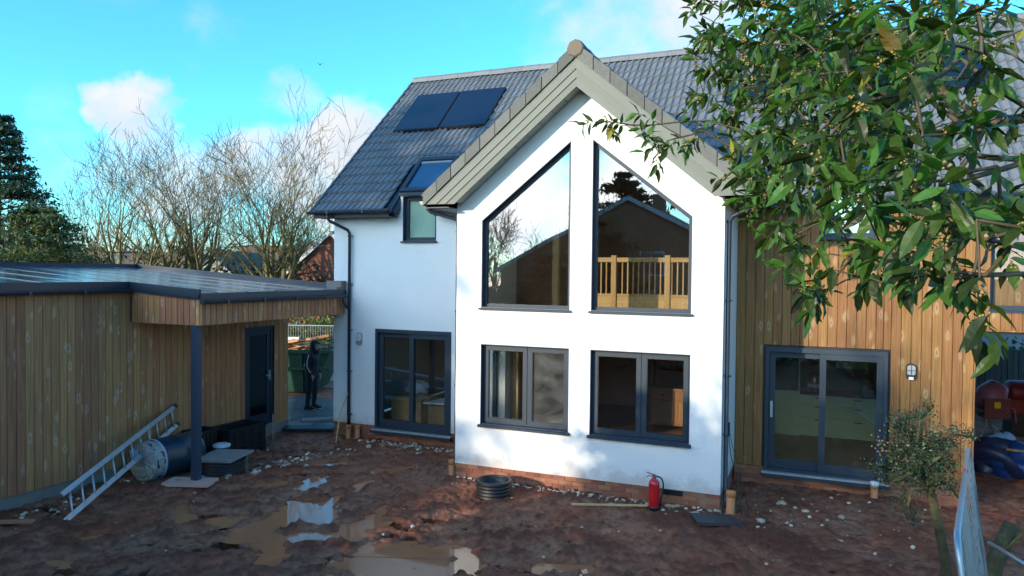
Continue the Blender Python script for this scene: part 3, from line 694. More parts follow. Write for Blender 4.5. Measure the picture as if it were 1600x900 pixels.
for r_ in range(17):
    for c_ in range(55):
        x = -4.40 + c_ * .30; s = .0 + r_ * .3258; cx, cs = x + .15, s + .16
        if cs < (2.27 - .837 * abs(cx - 2.25)) / .688 - .06: continue
        if s < 1.62 and (-2.52 < cx < -1.36 or 5.70 < cx < 6.85): continue
        if any(p[0] + .1 < cx < p[1] - .1 and p[2] - .05 < s and s + .3 < p[3] + .1 for p in SOLAR): continue
        xx = shear(x, s); p = rp(xx, s, -.045 + rng.uniform(-.003, .003)); front = p.x < 4.9 and not (-.6 < p.x < 2.2 and s < (p.x + .6) * 1.1)
        cand.append((0 if front else 1, (p - CAM).length, p, rng.uniform(-.006, .006)))
cand.sort(key=lambda t: t[:2])
for k, (_, _, p, a) in enumerate(cand[:300]): link('tile', tile_me, roof, loc=p, rot=(PITCH, 0, a))
def joined_tiles(mats, mb_):
    for m_ in mats: mb_.cur = rng.random(); mb_.add([m_ @ Vector(v) for v in TV], TF)
M['tile_far'] = mat('slate_grey_tile_rest', (.150, .166, .182), .5, attr=.09, noise=(7, .22), bump=(90, .25))
mb = MB(); joined_tiles([Matrix.Translation(p) @ Matrix.Rotation(PITCH, 4, 'X') for _, _, p, a in cand[300:]], mb)
mb.build('tile_field', M['tile_far'], roof, kind='stuff')
# ridge tiles
ridge_me = MB(); prof = [(-.13, -.09), (-.115, .0), (-.07, .055), (0, .075), (.07, .055), (.115, 0), (.13, -.09)]
ridge_me.add([(x, y, z) for x in (0, .445) for y, z in prof], [(i, i + 1, i + 8, i + 7) for i in range(6)] + [tuple(reversed(range(7))), tuple(range(7, 14)), (0, 7, 13, 6)])
ridge_me = ridge_me.mesh('ridge_tile', M['ridge'])
for k in range(37): link('ridge_tile', ridge_me, roof, loc=(-4.20 + k * .45, 5.69, 8.50 + rng.uniform(-.004, .004)), rot=(0, rng.uniform(-.006, .006), 0))
# verge along the left edge
for k in range(17):
    s = k * .3258; a, b = rp(shear(-4.41, s) - .01, s - .01, .0), rp(shear(-4.41, s + .33) - .01, s + .33, -.012)
    MB().beam(a, b, .035, .07, up=(0, -SP, CP)).build('verge_tile', M['tile'], roof)
SLOPE = Vector((0, CP, SP)); NRM = Vector((0, -SP, CP))
for x0, x1, s0, s1 in SOLAR:
    sp = MB().obox(rp((x0 + x1) / 2 + .03, (s0 + s1) / 2, .03), X * ((x1 - x0) / 2), SLOPE * ((s1 - s0) / 2), NRM * .03).build('solar_panel', M['solarframe'], roof)
    MB().obox(rp((x0 + x1) / 2 + .03, (s0 + s1) / 2, .06), X * ((x1 - x0) / 2 - .022), SLOPE * ((s1 - s0) / 2 - .022), NRM * .004).build('solar_glass', M['solar'], house)
for x0, x1 in ((-2.40, -1.42), (5.78, 6.76)):
    xc = (x0 + x1) / 2
    v_ = MB()
    for sx, w_ in ((x0 + .05, .05), (x1 - .05, .05)): v_.obox(rp(sx, 1.12, .03), X * w_, SLOPE * .6, NRM * .05)
    v_.obox(rp(xc, .57, .03), X * .39, SLOPE * .055, NRM * .05).obox(rp(xc, 1.67, .03), X * .39, SLOPE * .055, NRM * .055)
    o = v_.build('roof_window', M['anthracite'], roof)
    MB().obox(rp(xc, 1.12, .03), X * .392, SLOPE * .5, NRM * .012).build('roof_window_glass', M['blue_glass'], house)
    MB().obox(rp(xc, 1.56, .05), X * .38, SLOPE * .03, NRM * .012).build('roof_window_top_bar', M['alu'], house)
    # cheeks beside the upright window below
    for xx in (x0 - .02, x1 + .02):
        MB().panel((xx - .02, 0, 0), Vector((0, -1, 0)), Z, [(-1.68, 4.6), (-1.70, 4.67), (-2.12, 5.08), (-2.12, 4.6)][::1], (), .04).build('window_cheek', M['gutter'], house)
    MB().box(x0, x1, D - .05, D + .03, 4.985, 5.05).build('window_head', M['anthracite'], house)

# ---- gable roof
mb = MB(); sec = [(-.44, 4.70), (2.25, 6.95), (4.94, 4.70), (4.94, 4.52), (2.25, 6.75), (-.44, 4.52)]
sec = [(x, z - .03) for x, z in sec]
mb.add([(x, y, z) for y in (-.33, 4.05) for x, z in sec], [(0, 1, 7, 6), (1, 2, 8, 7), (2, 3, 9, 8), (3, 4, 10, 9), (4, 5, 11, 10), (5, 0, 6, 11), (5, 4, 1, 0), (4, 3, 2, 1), (6, 7, 10, 11), (7, 8, 9, 10)])
groof = mb.build('gable_roof', M['gutter'], house)
GA = math.atan(.837); mats = []
for side in (-1, 1):
    for r_ in range(11):
        for c_ in range(14):
            s = r_ * .3258; y0 = -.36 + c_ * .30
            x = 2.25 + side * (2.72 - s * math.cos(GA)); z = gtop(x) - .03
            if y0 > 1.67 + (z - 4.68) / .948 - .1: continue
            if side < 0: mm = Matrix(((0, math.cos(GA), -math.sin(GA)), (-1, 0, 0), (0, math.sin(GA), math.cos(GA))))
            else: mm = Matrix(((0, -math.cos(GA), math.sin(GA)), (1, 0, 0), (0, math.sin(GA), math.cos(GA))))
            y1 = y0 + (.30 if side < 0 else 0)
            mats.append(Matrix.Translation((x, y1, z)) @ mm.to_4x4())
mb = MB(); joined_tiles(mats, mb); mb.build('tile_field', M['tile_far'], groof, kind='stuff')
# barge boards: three lapped boards each side, cut level at the foot
def clip_z(poly, zc):
    out = []
    for i in range(len(poly)):
        a, b = poly[i], poly[(i + 1) % len(poly)]
        if a[1] >= zc: out.append(a)
        if (a[1] >= zc) != (b[1] >= zc): t = (zc - a[1]) / (b[1] - a[1]); out.append((a[0] + t * (b[0] - a[0]), zc))
    return out
for side in (-1, 1):
    for k, (o0, o1, yy) in enumerate(((.16, .352, -.385), (.340, .492, -.368), (.480, .625, -.351))):
        xe = 2.25 + side * 2.66; pts = [(2.25, 6.95 - o0), (xe, gtop(xe) - o0), (xe, gtop(xe) - o1), (2.25, 6.95 - o1)]
        pts = clip_z(pts, 4.54)
        if side > 0: pts = pts
        else: pts = pts[::-1]
        ar = sum(pts[i][0] * pts[(i + 1) % len(pts)][1] - pts[(i + 1) % len(pts)][0] * pts[i][1] for i in range(len(pts)))
        if ar < 0: pts = pts[::-1]
        MB().panel((0, yy, 0), X, Z, pts, (), .03).build('barge_board', M['barge'], groof)
    for k in range(12):                                    # soffit boards between barge and wall
        d0, d1 = .03 + k * .212, .03 + (k + 1) * .212 - .012
        P_ = [(2.25 + side * d, y_, 6.95 - .837 * d - o_) for d in (d0, d1) for o_ in (.585, .56) for y_ in (-.33, .0)]
        if d1 > 2.27: continue
        MB().add(P_, [(0, 1, 5, 4), (2, 6, 7, 3), (0, 4, 6, 2), (1, 3, 7, 5), (0, 2, 3, 1), (4, 5, 7, 6)]).build('soffit_board', M['soffit'], groof)
    for k in range(10):                                    # dry verge caps stepping up the rake
        L0 = .335; d1 = 2.70 - k * L0 * math.cos(GA) * 1.045; d0 = d1 - L0 * math.cos(GA) * .995
        if d0 < .02: d0 = .02
        lift = .012
        A = [(2.25 + side * d1, 6.95 - .837 * d1 + .035 + lift), (2.25 + side * d0, 6.95 - .837 * d0 + .035 - lift * .2), (2.25 + side * d0, 6.95 - .837 * d0 - .175), (2.25 + side * d1, 6.95 - .837 * d1 - .175 + .0)]
        ar = sum(A[i][0] * A[(i + 1) % 4][1] - A[(i + 1) % 4][0] * A[i][1] for i in range(4))
        if ar < 0: A = A[::-1]
        MB().panel((0, -.415 - .006 * (k % 2), 0), X, Z, A, (), .17).build('verge_tile', M['verge'], groof)
for k in range(9):
    y0 = -.40 + k * .45
    MB().lathe([(.0, y0), (.135, y0), (.140, y0 + .01), (.128, y0 + .455)], 14, (2.25, 0, 6.90), axis='y').build('ridge_tile', M['ridge'] if k else M['verge'], groof)
MB().lathe([(0, -.445), (.118, -.445), (.138, -.43), (.138, -.39)], 8, (2.25, 0, 6.90), axis='y', smooth=False).build('ridge_end_cap', M['cap'], groof)

# ---- gutters, fascias, downpipes
def gutter_x(x0, x1, y, z):
    n = 8; pr = [(y - .062 * math.cos(math.pi * k / n), z - .062 * math.sin(math.pi * k / n)) for k in range(n + 1)]
    pr += [(y + .055 * math.cos(math.pi * k / n), z - .055 * math.sin(math.pi * k / n)) for k in range(n + 1)]
    m_ = len(pr); b = MB(); b.add([(x, p[0], p[1]) for x in (x0, x1) for p in pr], [(i, (i + 1) % m_, (i + 1) % m_ + m_, i + m_) for i in range(m_)])
    b.add([(x, p[0], p[1]) for x in (x0, x1) for p in pr[:n + 1]], [tuple(range(n + 1)), tuple(range(2 * n + 1, n, -1))])
    x = x0 + .5
    while x < x1 - .1: b.box(x, x + .05, y - .07, y + .02, z - .06, z + .006); x += .9
    return b
for x0, x1 in ((-4.43, -2.44), (-1.40, -.45), (4.95, 5.76), (6.78, 12.2)):
    gutter_x(x0, x1, 1.60, 4.665).build('gutter', M['gutter'], house)
    MB().box(x0 + .08, x1, 1.672, 1.70, 4.53, 4.70).box(x0 + .08, x1, 1.70, D, 4.535, 4.55).build('fascia', M['black'], house)
for xg, s in ((-.50, -1), (5.0, 1)):
    b = gutter_x(-.33, 1.6, 0, 0); b.v = [(xg + v[1] * -1, v[0], v[2] + 4.60) for v in b.v]; b.f = [f[::-1] for f in b.f]
    b.build('gutter', M['gutter'], house)
    xi = xg - s * .08
    MB().box(min(xi, xi - s * .02), max(xi, xi - s * .02), -.32, 1.65, 4.47, 4.66).box(min(xi - s * .022, (0 if s < 0 else W)), max(xi - s * .022, (0 if s < 0 else W)), -.32, 1.65, 4.48, 4.497).build('fascia', M['black'], house)
def pipe(name, pts, r=.034, clips=(), mat_='gutter'):
    o = MB().tube(pts, r, 12).build(name, M[mat_], house)
    for (x, y, z) in clips:
        MB().lathe([(r, z - .02), (r + .008, z - .018), (r + .008, z + .018), (r, z + .02)], 12, (x, y, 0)).box(x + r, x + r + .03, y - .012, y + .05, z - .008, z + .008).build('pipe_clip', M['gutter'], o)
    return o
pipe('downpipe', [(-3.93, 1.60, 4.61), (-3.93, 1.60, 4.52), (-3.90, 1.63, 4.46), (-3.64, 1.92, 4.28), (-3.61, 1.955, 4.20), (-3.61, 1.955, -.05)], .034, [(-3.61, 1.955, z) for z in (4.15, 3.1, 2.1, 1.2, .25)])
pipe('downpipe', [(-.5, -.15, 4.55), (-.5, -.15, 4.48), (-.45, -.12, 4.43), (-.08, .1, 4.32), (-.042, .12, 4.25), (-.042, .12, .0)], .032, [(-.042, .12, z) for z in (4.1, 2.7, 1.4)])
pipe('downpipe', [(5.0, .0, 4.55), (5.0, .0, 4.47), (4.93, .02, 4.42), (4.60, .12, 4.28), (4.552, .13, 4.2), (4.552, .13, -.06), (4.60, .09, -.13)], .034, [(4.552, .13, z) for z in (4.2, 3.0, 1.85, .95, .1)])
MB().tube([(4.55, .55, .95), (4.56, .5, .8), (4.6, .45, .55), (4.75, .3, .1), (4.8, .1, -.25)], .006, 5).tube([(4.55, .55, .95), (4.6, .6, .7), (4.72, .5, .35), (4.9, .25, -.22)], .005, 5).box(4.497, 4.56, .45, .62, .9, 1.05).build('cable_tail', M['cable'], house)
# bulkhead wall lamps
def lamp(x, y, z, black):
    b = MB(); n = 14; w_, h_ = .072, .135
    ol = [(w_ * (1 if abs(math.cos(t)) > .7 else abs(math.cos(t)) / .7) * (1 if math.cos(t) >= 0 else -1), h_ * math.sin(t)) for t in [2 * math.pi * (k + .5) / 24 for k in range(24)]]
    o = b.panel((x, y - .045, z), X, Z, ol, (), .045).build('wall_lamp', M['black'] if black else M['sill'], house)
    ol2 = [(p[0] * .82, p[1] * .62 + .028) for p in ol]
    MB().panel((x, y - .068, z), X, Z, ol2, (), .03).build('lamp_lens', M['alu'] if black else M['white'], o)
    c = MB().box(x - .004, x + .004, y - .078, y - .066, z - .06, z + .11).box(x - .058, x + .058, y - .077, y - .067, z + .02, z + .028)
    c.box(x - .058, x + .058, y - .077, y - .067, z - .055, z - .047); c.build('lamp_guard', M['alu'] if not black else M['black'], o)
    MB().box(x - .035, x + .035, y - .07, y - .03, z - .125, z - .08).build('lamp_sensor', M['white'] if black else M['alu'], o)
lamp(-3.375, D, 1.915, False); lamp(7.228, D + .01, 1.85, True)
# gallery balustrade behind the tall right window
bal = MB().box(2.0, 4.15, 1.46, 1.54, 3.60, 3.68).box(2.0, 4.15, 1.47, 1.53, 2.99, 3.03).box(2.0, 4.15, 1.475, 1.525, 2.73, 2.985).build('balustrade', M['trimx'], house)
for x in (2.42, 3.38): MB().box(x - .045, x + .045, 1.44, 1.56, 2.725, 3.72).build('newel_post', M['trimwood'], bal)
x = 2.08
while x < 4.12:
    if min(abs(x - 2.42), abs(x - 3.38)) > .06: MB().box(x - .011, x + .011, 1.489, 1.511, 3.03, 3.60).build('spindle', M['trimwood'], bal)
    x += .098
MB().box(1.20, 1.32, 1.6, 1.72, 2.72, 5.6).build('timber_post', M['trimwood'], house)
MB().box(8.90, 9.02, 2.12, 2.26, -.3, 2.55).build('porch_post', M['black'], house)

# ------------------------------------------------------------------ the timber outbuilding with its canopy
GXF = -5.341; KX = -3.694; KY = -2.129
def oroof(x): return 2.975 + .067 * (KX - x)
ob = thing('timber_outbuilding', 'low timber clad outbuilding with wet flat roof and canopy on a dark steel post', 'outbuilding', (GXF, 0, -.3))
mb = MB().panel((GXF - .03, 0, 0), Y, Z, [(-9, -.06), (.73, -.06), (.73, 2.15), (1.61, 2.15), (1.61, -.06), (2.08, -.06), (2.08, 2.95), (-9, 2.95)], (), .15)
ow = mb.build('wall', M['black'], ob)
boards(ow, (GXF - .022, 0, 0), Y, [-9, .72, 1.62, 2.08], .136, lambda x: (-.06, 2.97), [(.72, 1.62, -1, 2.16)], M['clad2'], joints=False)
mb = MB().box(-10.3, GXF - .2, 1.95, 2.08, -.3, 3.0).box(-10.3, -10.15, -9, 1.95, -.3, 3.2).box(-10.3, GXF - .2, -9, -8.9, -.3, 3.0); mb.build('rear_wall', M['clad2'], ob)
mb = MB().box(-10.25, GXF - .045, -9, .70, -.5, -.062).box(-10.25, GXF + .06, .70, 2.0, -.5, -.02); mb.build('plinth', M['concrete'], ob)
# canopy fascia, clad with short boards
cf = MB().box(GXF, KX - .03, KY + .025, KY + .06, 2.46, 2.90).box(KX - .06, KX - .025, KY + .06, 1.92, 2.46, 2.90).build('canopy_fascia', M['black'], ob)
boards(cf, (0, KY + .022, 0), X, [GXF + .03, KX], .135, lambda x: (2.447, oroof(x) - .02), [], M['clad2'], joints=False)
boards(cf, (KX - .022, 0, 0), Y, [KY, 1.92], .125, lambda x: (2.447, 2.83), [], M['clad2'], joints=False)
mb = MB().box(GXF, KX - .03, KY + .03, 1.9, 2.452, 2.466); mb.build('canopy_soffit', M['clad2'], ob)
# roof membrane with folded edges and a raised trim
def slab(pts, th): return [(x, y, oroof(x)) for x, y in pts] + [(x, y, oroof(x) - th) for x, y in pts]
op = [(-10.4, -9.1), (GXF + .05, -9.1), (GXF + .05, KY - .03), (KX + .02, KY - .03), (KX + .02, 1.95), (-4.09, 1.95), (-4.09, 2.3), (-10.4, 2.3)]
tri = tessellate_polygon([[Vector((x, y, 0)) for x, y in op]]); n = len(op)
def up(t): a, b, c = (op[i] for i in t); return t if (b[0] - a[0]) * (c[1] - a[1]) - (b[1] - a[1]) * (c[0] - a[0]) > 0 else t[::-1]
mb = MB().add(slab(op, .09), [tuple(up(t)) for t in tri] + [tuple(i + n for i in reversed(up(t))) for t in tri] + [(i, i + n, (i + 1) % n + n, (i + 1) % n) for i in range(n)])
mb.build('roof', M['membrane'], ob)
for k in range(14):                                       # laps in the membrane, running across the fall
    y = -8.4 + k * .76; xe = (GXF + .04) if y < KY else KX - .22
    MB().obox(((-10.3 + xe) / 2, y, oroof((-10.3 + xe) / 2) + .004), Vector(((xe + 10.3) / 2, 0, -.067 * (xe + 10.3) / 2)), (0, .03, 0), (0, 0, .004)).build('roof_seam', M['membrane'], ob)
mb = MB()
for (x0, y0), (x1, y1) in ((op[0], op[1]), (op[1], op[2]), (op[2], op[3]), (op[6], op[7]), (op[7], op[0])):
    mb.beam((x0, y0, oroof(x0) + .012), (x1, y1, oroof(x1) + .012), .05, .14)
mb.beam((KX - .02, KY, oroof(KX) - .01), (KX - .02, 1.72, oroof(KX) - .01), .06, .05)
mb.beam((KX + .03, KY - .03, oroof(KX) - .05), (KX + .03, 1.8, oroof(KX) - .05), .022, .11)
mb.build('roof_trim', M['gutter'], ob)
def gutter_y(x, y0, y1, z, s=1):
    b = gutter_x(y0, y1, 0, 0); b.v = [(x - v[1] * s, v[0], v[2] + z) for v in b.v]
    if s > 0: b.f = [f[::-1] for f in b.f]
    return b
gutter_y(GXF + .10, -9, KY - .06, oroof(GXF) - .055).build('gutter', M['gutter'], ob)
gutter_y(KX + .085, KY - .05, 1.84, oroof(KX) - .105).build('gutter', M['gutter'], ob)
MB().tube([(KX + .085, 1.74, 2.83), (KX + .085, 1.74, 2.74), (KX + .085, 1.76, 2.70), (-3.61, 1.9, 2.58)], .03, 10).build('downpipe', M['gutter'], ob)
MB().box(-4.10, -3.72, 1.80, 2.0, 2.93, 3.17).obox((-3.80, 1.72, 2.96), (.10, 0, 0), (0, .09, 0), (.0, 0, .08)).build('lead_flashing', M['concrete'], ob)
MB().box(-3.925, -3.800, KY + .02, KY + .135, -.23, 2.452).build('post', M['lining'], ob)
dr = MB().panel((GXF - .05, 0, 0), Y, Z, rect(.735, 1.605, -.02, 2.145), [rect(.80, 1.54, .06, 2.08)], .08).build('door', M['gutter'], ob)
MB().panel((GXF - .07, 0, 0), Y, Z, rect(.80, 1.54, .06, 2.08), [rect(.91, 1.43, .22, 1.97)], .05).build('leaf', M['gutter'], dr)
MB().panel((GXF - .085, 0, 0), Y, Z, rect(.90, 1.44, .21, 1.98), (), .015).build('pane', M['dark_glass'], dr)
MB().box(GXF - .07, GXF - .02, 1.47, 1.495, .95, 1.17).box(GXF - .03, GXF - .015, 1.36, 1.49, 1.05, 1.075).build('handle', M['alu'], dr)

# ------------------------------------------------------------------ things standing and lying in the yard
def corr(r, h, ridges, t=.02):
    pr = [(r - t, .01), (r - t, h)]
    pr += [(r, h)]
    n = ridges * 4
    for k in range(n + 1):
        u = k / n; pr.append((r + .014 * (1 if k % 4 in (1, 2) else -.2), h * (1 - u)))
    return pr
t = thing('pipe_ring', 'black corrugated plastic ring open at the top, standing in the mud by the brick plinth', 'pipe ring', (1.02, -.62, gz(1.02, -.62) - .01))
part('ring', MB().lathe(corr(.27, .27, 5), 36), M['black'], t); part('rim', MB().lathe([(.25, .268), (.25, .285), (.288, .285), (.288, .262)], 36), M['black'], t)
def chair_lathe(): pass
t = thing('pipe_ring', 'stack of black corrugated rings beside the canopy post with a grey board on top', 'pipe ring', (-4.08, -1.22, -.28))
part('ring', MB().lathe(corr(.40, .26, 6), 40), M['black'], t)
M['grey_board'] = mat('grey_cement_board', (.25, .235, .22), .8, noise=(9, .2), bump=(50, .3))
b = MB().obox((0, 0, .02), (.40, .05, 0), (-.06, .36, 0), (0, .0, .02)).build('cover_board', M['grey_board'])
b.location = (-4.05, -1.25, .005); b.rotation_euler = (R(2.5), R(-3), 0); tag(b, 'square grey board lying on the stack of black rings by the post', 'board')
b = MB().obox((0, 0, .03), (.40, .06, 0), (-.03, .19, 0), (0, 0, .03)).build('paving_slab', mat('pink_paving', (.58, .36, .29), .8, noise=(12, .15), bump=(60, .3)))
b.location = (-3.92, -2.12, -.235); b.rotation_euler = (0, R(-1), R(8)); tag(b, 'pinkish grey paving slab under the foot of the dark canopy post', 'paving slab')
# the wrapped drum
t = thing('plastic_drum', 'large dark blue plastic drum lying on its side with a film wrapped pale end', 'drum', (-4.80, -2.28, -.27 + .345), R(-4))
part('body', MB().lathe([(.0, 1.02), (.31, 1.02), (.345, .98), (.345, .62), (.352, .60), (.352, .56), (.345, .54), (.345, .12), (.34, .0)], 32, axis='y'), mat('drum_blue', (.012, .035, .06), .3, noise=(4, .3)), t)
rr = random.Random(4); pv = []; NS = 28
for ri, (rad, yy) in enumerate([(.347, .16), (.35, .06), (.335, -.02), (.24, -.05), (.12, -.06), (0.001, -.055)]):
    for k in range(NS):
        a = 2 * math.pi * k / NS; j = 1 + rr.uniform(-.02, .02); sag = -.03 if (math.sin(a) < -.5 and ri in (2, 3)) else 0
        pv.append((rad * j * math.cos(a), yy + sag + rr.uniform(-.012, .012), rad * j * math.sin(a)))
wf = [(i * NS + k, i * NS + (k + 1) % NS, (i + 1) * NS + (k + 1) % NS, (i + 1) * NS + k) for i in range(5) for k in range(NS)]
M['film'] = mat('packing_film', (.36, .34, .30), .25, noise=(9, .25), col2=(.27, .28, .29), bump=(18, .8), coat=.3)
part('wrapped_end', MB().add(pv, wf, False), M['film'], t)
M['creampart'] = mat('cream_insulation', (.50, .42, .24), .7, noise=(5, .15))
part('lower_panel', MB().panel((0, -.068, 0), X, Z, [(.30 * math.cos(a), .30 * math.sin(a)) for a in [R(k) for k in range(195, 350, 15)]], (), .01), M['creampart'], t)
part('strap', MB().lathe([(.35, .15), (.358, .15), (.358, .19), (.35, .19)], 32, axis='y'), mat('pale_blue_strap', (.32, .42, .52), .4), t)
part('paper_label', MB().obox((-.14, -.085, .12), (.10, .0, .02), (0, .004, 0), (-.025, 0, .085)), mat('label_paper', (.30, .45, .72), .6, noise=(20, .25)), t)
t = thing('bucket', 'white plastic tub beside the canopy post behind the grey board', 'tub', (-4.55, -.78, -.27))
part('tub', MB().lathe([(.0, .0), (.12, .0), (.15, .30), (.158, .30), (.158, .33), (.145, .33), (.125, .03), (0, .02)], 20), mat('tub_grey', (.10, .12, .15), .5), t)
part('lid', MB().lathe([(.16, .315), (.165, .35), (.12, .37), (0, .36)], 20), mat('tub_lid', (.5, .55, .6), .4), t)
# ladder leaning on edge against the outbuilding
t = thing('ladder', 'aluminium ladder leaning low against the brown outbuilding wall above the drum', 'ladder')
lo0, lo1 = Vector((-4.06, -4.25, gz(-4.06, -4.25) + .02)), Vector((-5.28, -1.12, .47)); up0, up1 = Vector((-4.40, -4.16, .06)), Vector((-5.29, -1.17, .82))
up0 = Vector((-4.33, -4.10, gz(-4.33, -4.1) + .30)); 
nrm = (lo1 - lo0).cross(up0 - lo0).normalized()
for p, q in ((lo0, lo1), (up0, up1)):
    rl = MB().beam(p, q, .030, .075, up=nrm.cross(q - p).cross(q - p) if False else (up0 - lo0)).build('rail', M['alu'], t)
    MB().beam(q - (q - p).normalized() * .06, q + (q - p).normalized() * .02, .04, .085, up=(up0 - lo0)).build('end_cap', M['black'], rl)
for k in range(12):
    f = .055 + k * .0815; MB().tube([lo0.lerp(lo1, f), up0.lerp(up1, f)], .0165, 8).build('rung', M['alu'], t)
# black crates by the wall
def crate(loc, sx, sy, sz, label, rz):
    t = thing('plastic_crate', label, 'crate', loc, rz); w_ = .025
    b = MB().box(0, sx, 0, sy, 0, w_).box(0, w_, 0, sy, w_, sz).box(sx - w_, sx, 0, sy, w_, sz).box(w_, sx - w_, 0, w_, w_, sz).box(w_, sx - w_, sy - w_, sy, w_, sz)
    part('body', b, M['black'], t)
    part('rim', MB().box(-.02, sx + .02, -.02, 0, sz - .05, sz + .01).box(-.02, sx + .02, sy, sy + .02, sz - .05, sz + .01).box(-.02, 0, 0, sy, sz - .05, sz + .01).box(sx, sx + .02, 0, sy, sz - .05, sz + .01), M['black'], t)
    for k in range(4): part('rib', MB().box(sx, sx + .018, sy * (.12 + .24 * k), sy * (.12 + .24 * k) + .03, .03, sz - .06).box(sx, sx + .016, .02, sy - .02, .10 + .1 * k, .115 + .1 * k), M['black'], t)
crate((-5.22, -.42, -.30), .55, .95, .56, 'long black plastic crate against the brown wall just left of the dark door', R(-3))
crate((-5.24, -1.05, -.30), .40, .46, .62, 'narrow black plastic crate behind the canopy post against the brown wall', R(4))
b = MB().tube([(-4.5, .58, gz(-4.5, .58)), (-4.52, .6, .42)], .013, 6).build('garden_cane', M['concrete']); tag(b, 'thin cane stuck upright in the mud in front of the black crate', 'cane')
# clay pipes standing out of the ground
def clay(x, y, h, r, label, cap=False, lean=(0, 0)):
    g = gz(x, y); t = thing('drain_pipe', label, 'drain pipe', (x, y, g - .1)); t.rotation_euler = (lean[0], lean[1], 0)
    part('pipe', MB().lathe([(r * .86, .02), (r * .86, h + .1), (r, h + .1), (r, 0)], 20), M['orange'], t)
    part('collar', MB().lathe([(r, h + .02), (r * 1.16, h + .025), (r * 1.16, h + .095), (r * 1.08, h + .105), (r * .9, h + .105)], 20), M['orange'], t)
    if cap: part('cap', MB().lathe([(r * 1.0, h + .06), (r * 1.19, h + .06), (r * 1.19, h + .13), (0, h + .14)], 20), M['white'], t)
clay(4.66, -.22, .40, .062, 'orange drain pipe standing open beside the black slab at the gable corner', lean=(0, R(2)))
clay(6.72, 1.85, .24, .058, 'orange drain pipe with a white cap below the right patio door', True)
clay(-3.61, 1.955, .30, .06, 'orange drain pipe taking the end of the left wing downpipe')
clay(-3.36, 1.93, .28, .055, 'bare orange drain pipe standing just right of the downpipe gully')
clay(-.09, .06, .30, .06, 'orange drain pipe at the left corner of the white gable')
# fire extinguisher
t = thing('fire_extinguisher', 'red fire extinguisher with black hose standing in the mud by the plinth', 'extinguisher', (3.55, -.29, gz(3.55, -.29) - .01), R(10))
part('cylinder', MB().lathe([(.0, .03), (.078, .03), (.084, .05), (.084, .40), (.078, .43), (.05, .465), (.03, .475), (.03, .49)], 28), M['red'], t)
part('foot_ring', MB().lathe([(.086, .0), (.09, .0), (.09, .055), (.085, .06)], 28), M['black'], t)
part('valve', MB().lathe([(.026, .485), (.028, .53), (.018, .535), (.0, .535)], 12).box(-.03, .03, -.014, .014, .50, .525), M['black'], t)
part('handle', MB().beam((.01, 0, .535), (-.11, 0, .565), .026, .008).beam((-.01, 0, .518), (-.085, 0, .512), .024, .008).beam((-.085, 0, .512), (-.115, 0, .49), .024, .008), M['black'], t)
part('hose', MB().tube([(.02, -.01, .51), (.06, -.01, .515), (.11, -.01, .49), (.135, -.01, .43), (.138, -.01, .36), (.125, -.01, .26), (.105, -.01, .16), (.098, -.01, .07)], .0125, 8), M['black'], t)
part('label', MB().lathe([(.0846, .16), (.0846, .33)], 28), M['red'], t)
t.children[-1].data.materials[0] = mat('extinguisher_label', (.45, .03, .03), .4, noise=(30, .3))
b = MB().beam((0, 0, 0), (1.62, .52, .035), .042, .024).build('timber_batten', M['trimx']); b.location = (2.33, -.60, gz(2.4, -.58) + .055); tag(b, 'long pale timber batten lying on the mud behind the red extinguisher', 'batten')
b = MB().obox((0, 0, 0), (.29, .12, .0), (-.085, .22, 0), (0, 0, .022)).build('black_slab', mat('black_slab', (.035, .036, .04), .55, noise=(14, .3), bump=(40, .4)))
b.location = (4.50, -.62, gz(4.5, -.62) + .045); b.rotation_euler = (R(-3), R(1), 0); tag(b, 'flat black slab lying on the mud bank in front of the gable corner', 'slab')
b = MB().beam((0, 0, 0), (.62, .28, .02), .10, .03).build('timber_offcut', mat('orange_board', (.45, .20, .11), .7, noise=(8, .2))); b.location = (-4.98, -4.78, gz(-4.9, -4.7) + .03); tag(b, 'reddish offcut plank lying in the mud at the left edge of the yard', 'plank')
b = MB().tube([(-3.52, 1.38, gz(-3.5, 1.38)), (-3.60, 1.62, .3), (-3.62, 1.93, .72)], .016, 7).build('wooden_stake', M['trimwood']); tag(b, 'thin pale wooden stake leaning against the left wing wall by the downpipe', 'stake')

# ---- behind the canopy: slabs, person, skip, fence panels
mb = MB()
pth = MB().add([(-8.6, 2.75, -.235), (-4.2, 2.5, -.235), (-4.2, 5.2, -.235), (-8.6, 5.9, -.235), (-8.6, 2.75, -.4), (-4.2, 2.5, -.4), (-4.2, 5.2, -.4), (-8.6, 5.9, -.4)],
               [(0, 1, 2, 3), (0, 4, 5, 1), (1, 5, 6, 2), (2, 6, 7, 3), (3, 7, 4, 0)])
pth.build('concrete_path', mat('wet_concrete', (.13, .14, .15), .22, noise=(3, .35), bump=(12, .3)), kind='structure')
for k, (x, y, a, s, lb) in enumerate(((-5.0, 2.3, .1, .55, 'grey paving slab nearest the house corner under the canopy end'), (-5.7, 2.45, -.1, .6, 'grey paving slab at the near edge of the wet path under the canopy'),
                                      (-5.15, 3.1, .2, .5, 'grey paving slab lying on the wet path by the house corner'))):
    b = MB().box(-s, s, -.16, .16, 0, .05).build('paving_slab', M['concrete']); b.location = (x, y, -.235 if k == 2 else -.28); b.rotation_euler = (0, 0, a + .5); tag(b, lb, 'paving slab')
b = MB().box(-.55, .55, -.2, .2, 0, .05).build('timber_board', M['black']); b.location = (-4.75, 2.05, -.2); b.rotation_euler = (0, 0, .45); tag(b, 'dark board on the ground at the foot of the white house corner', 'board')

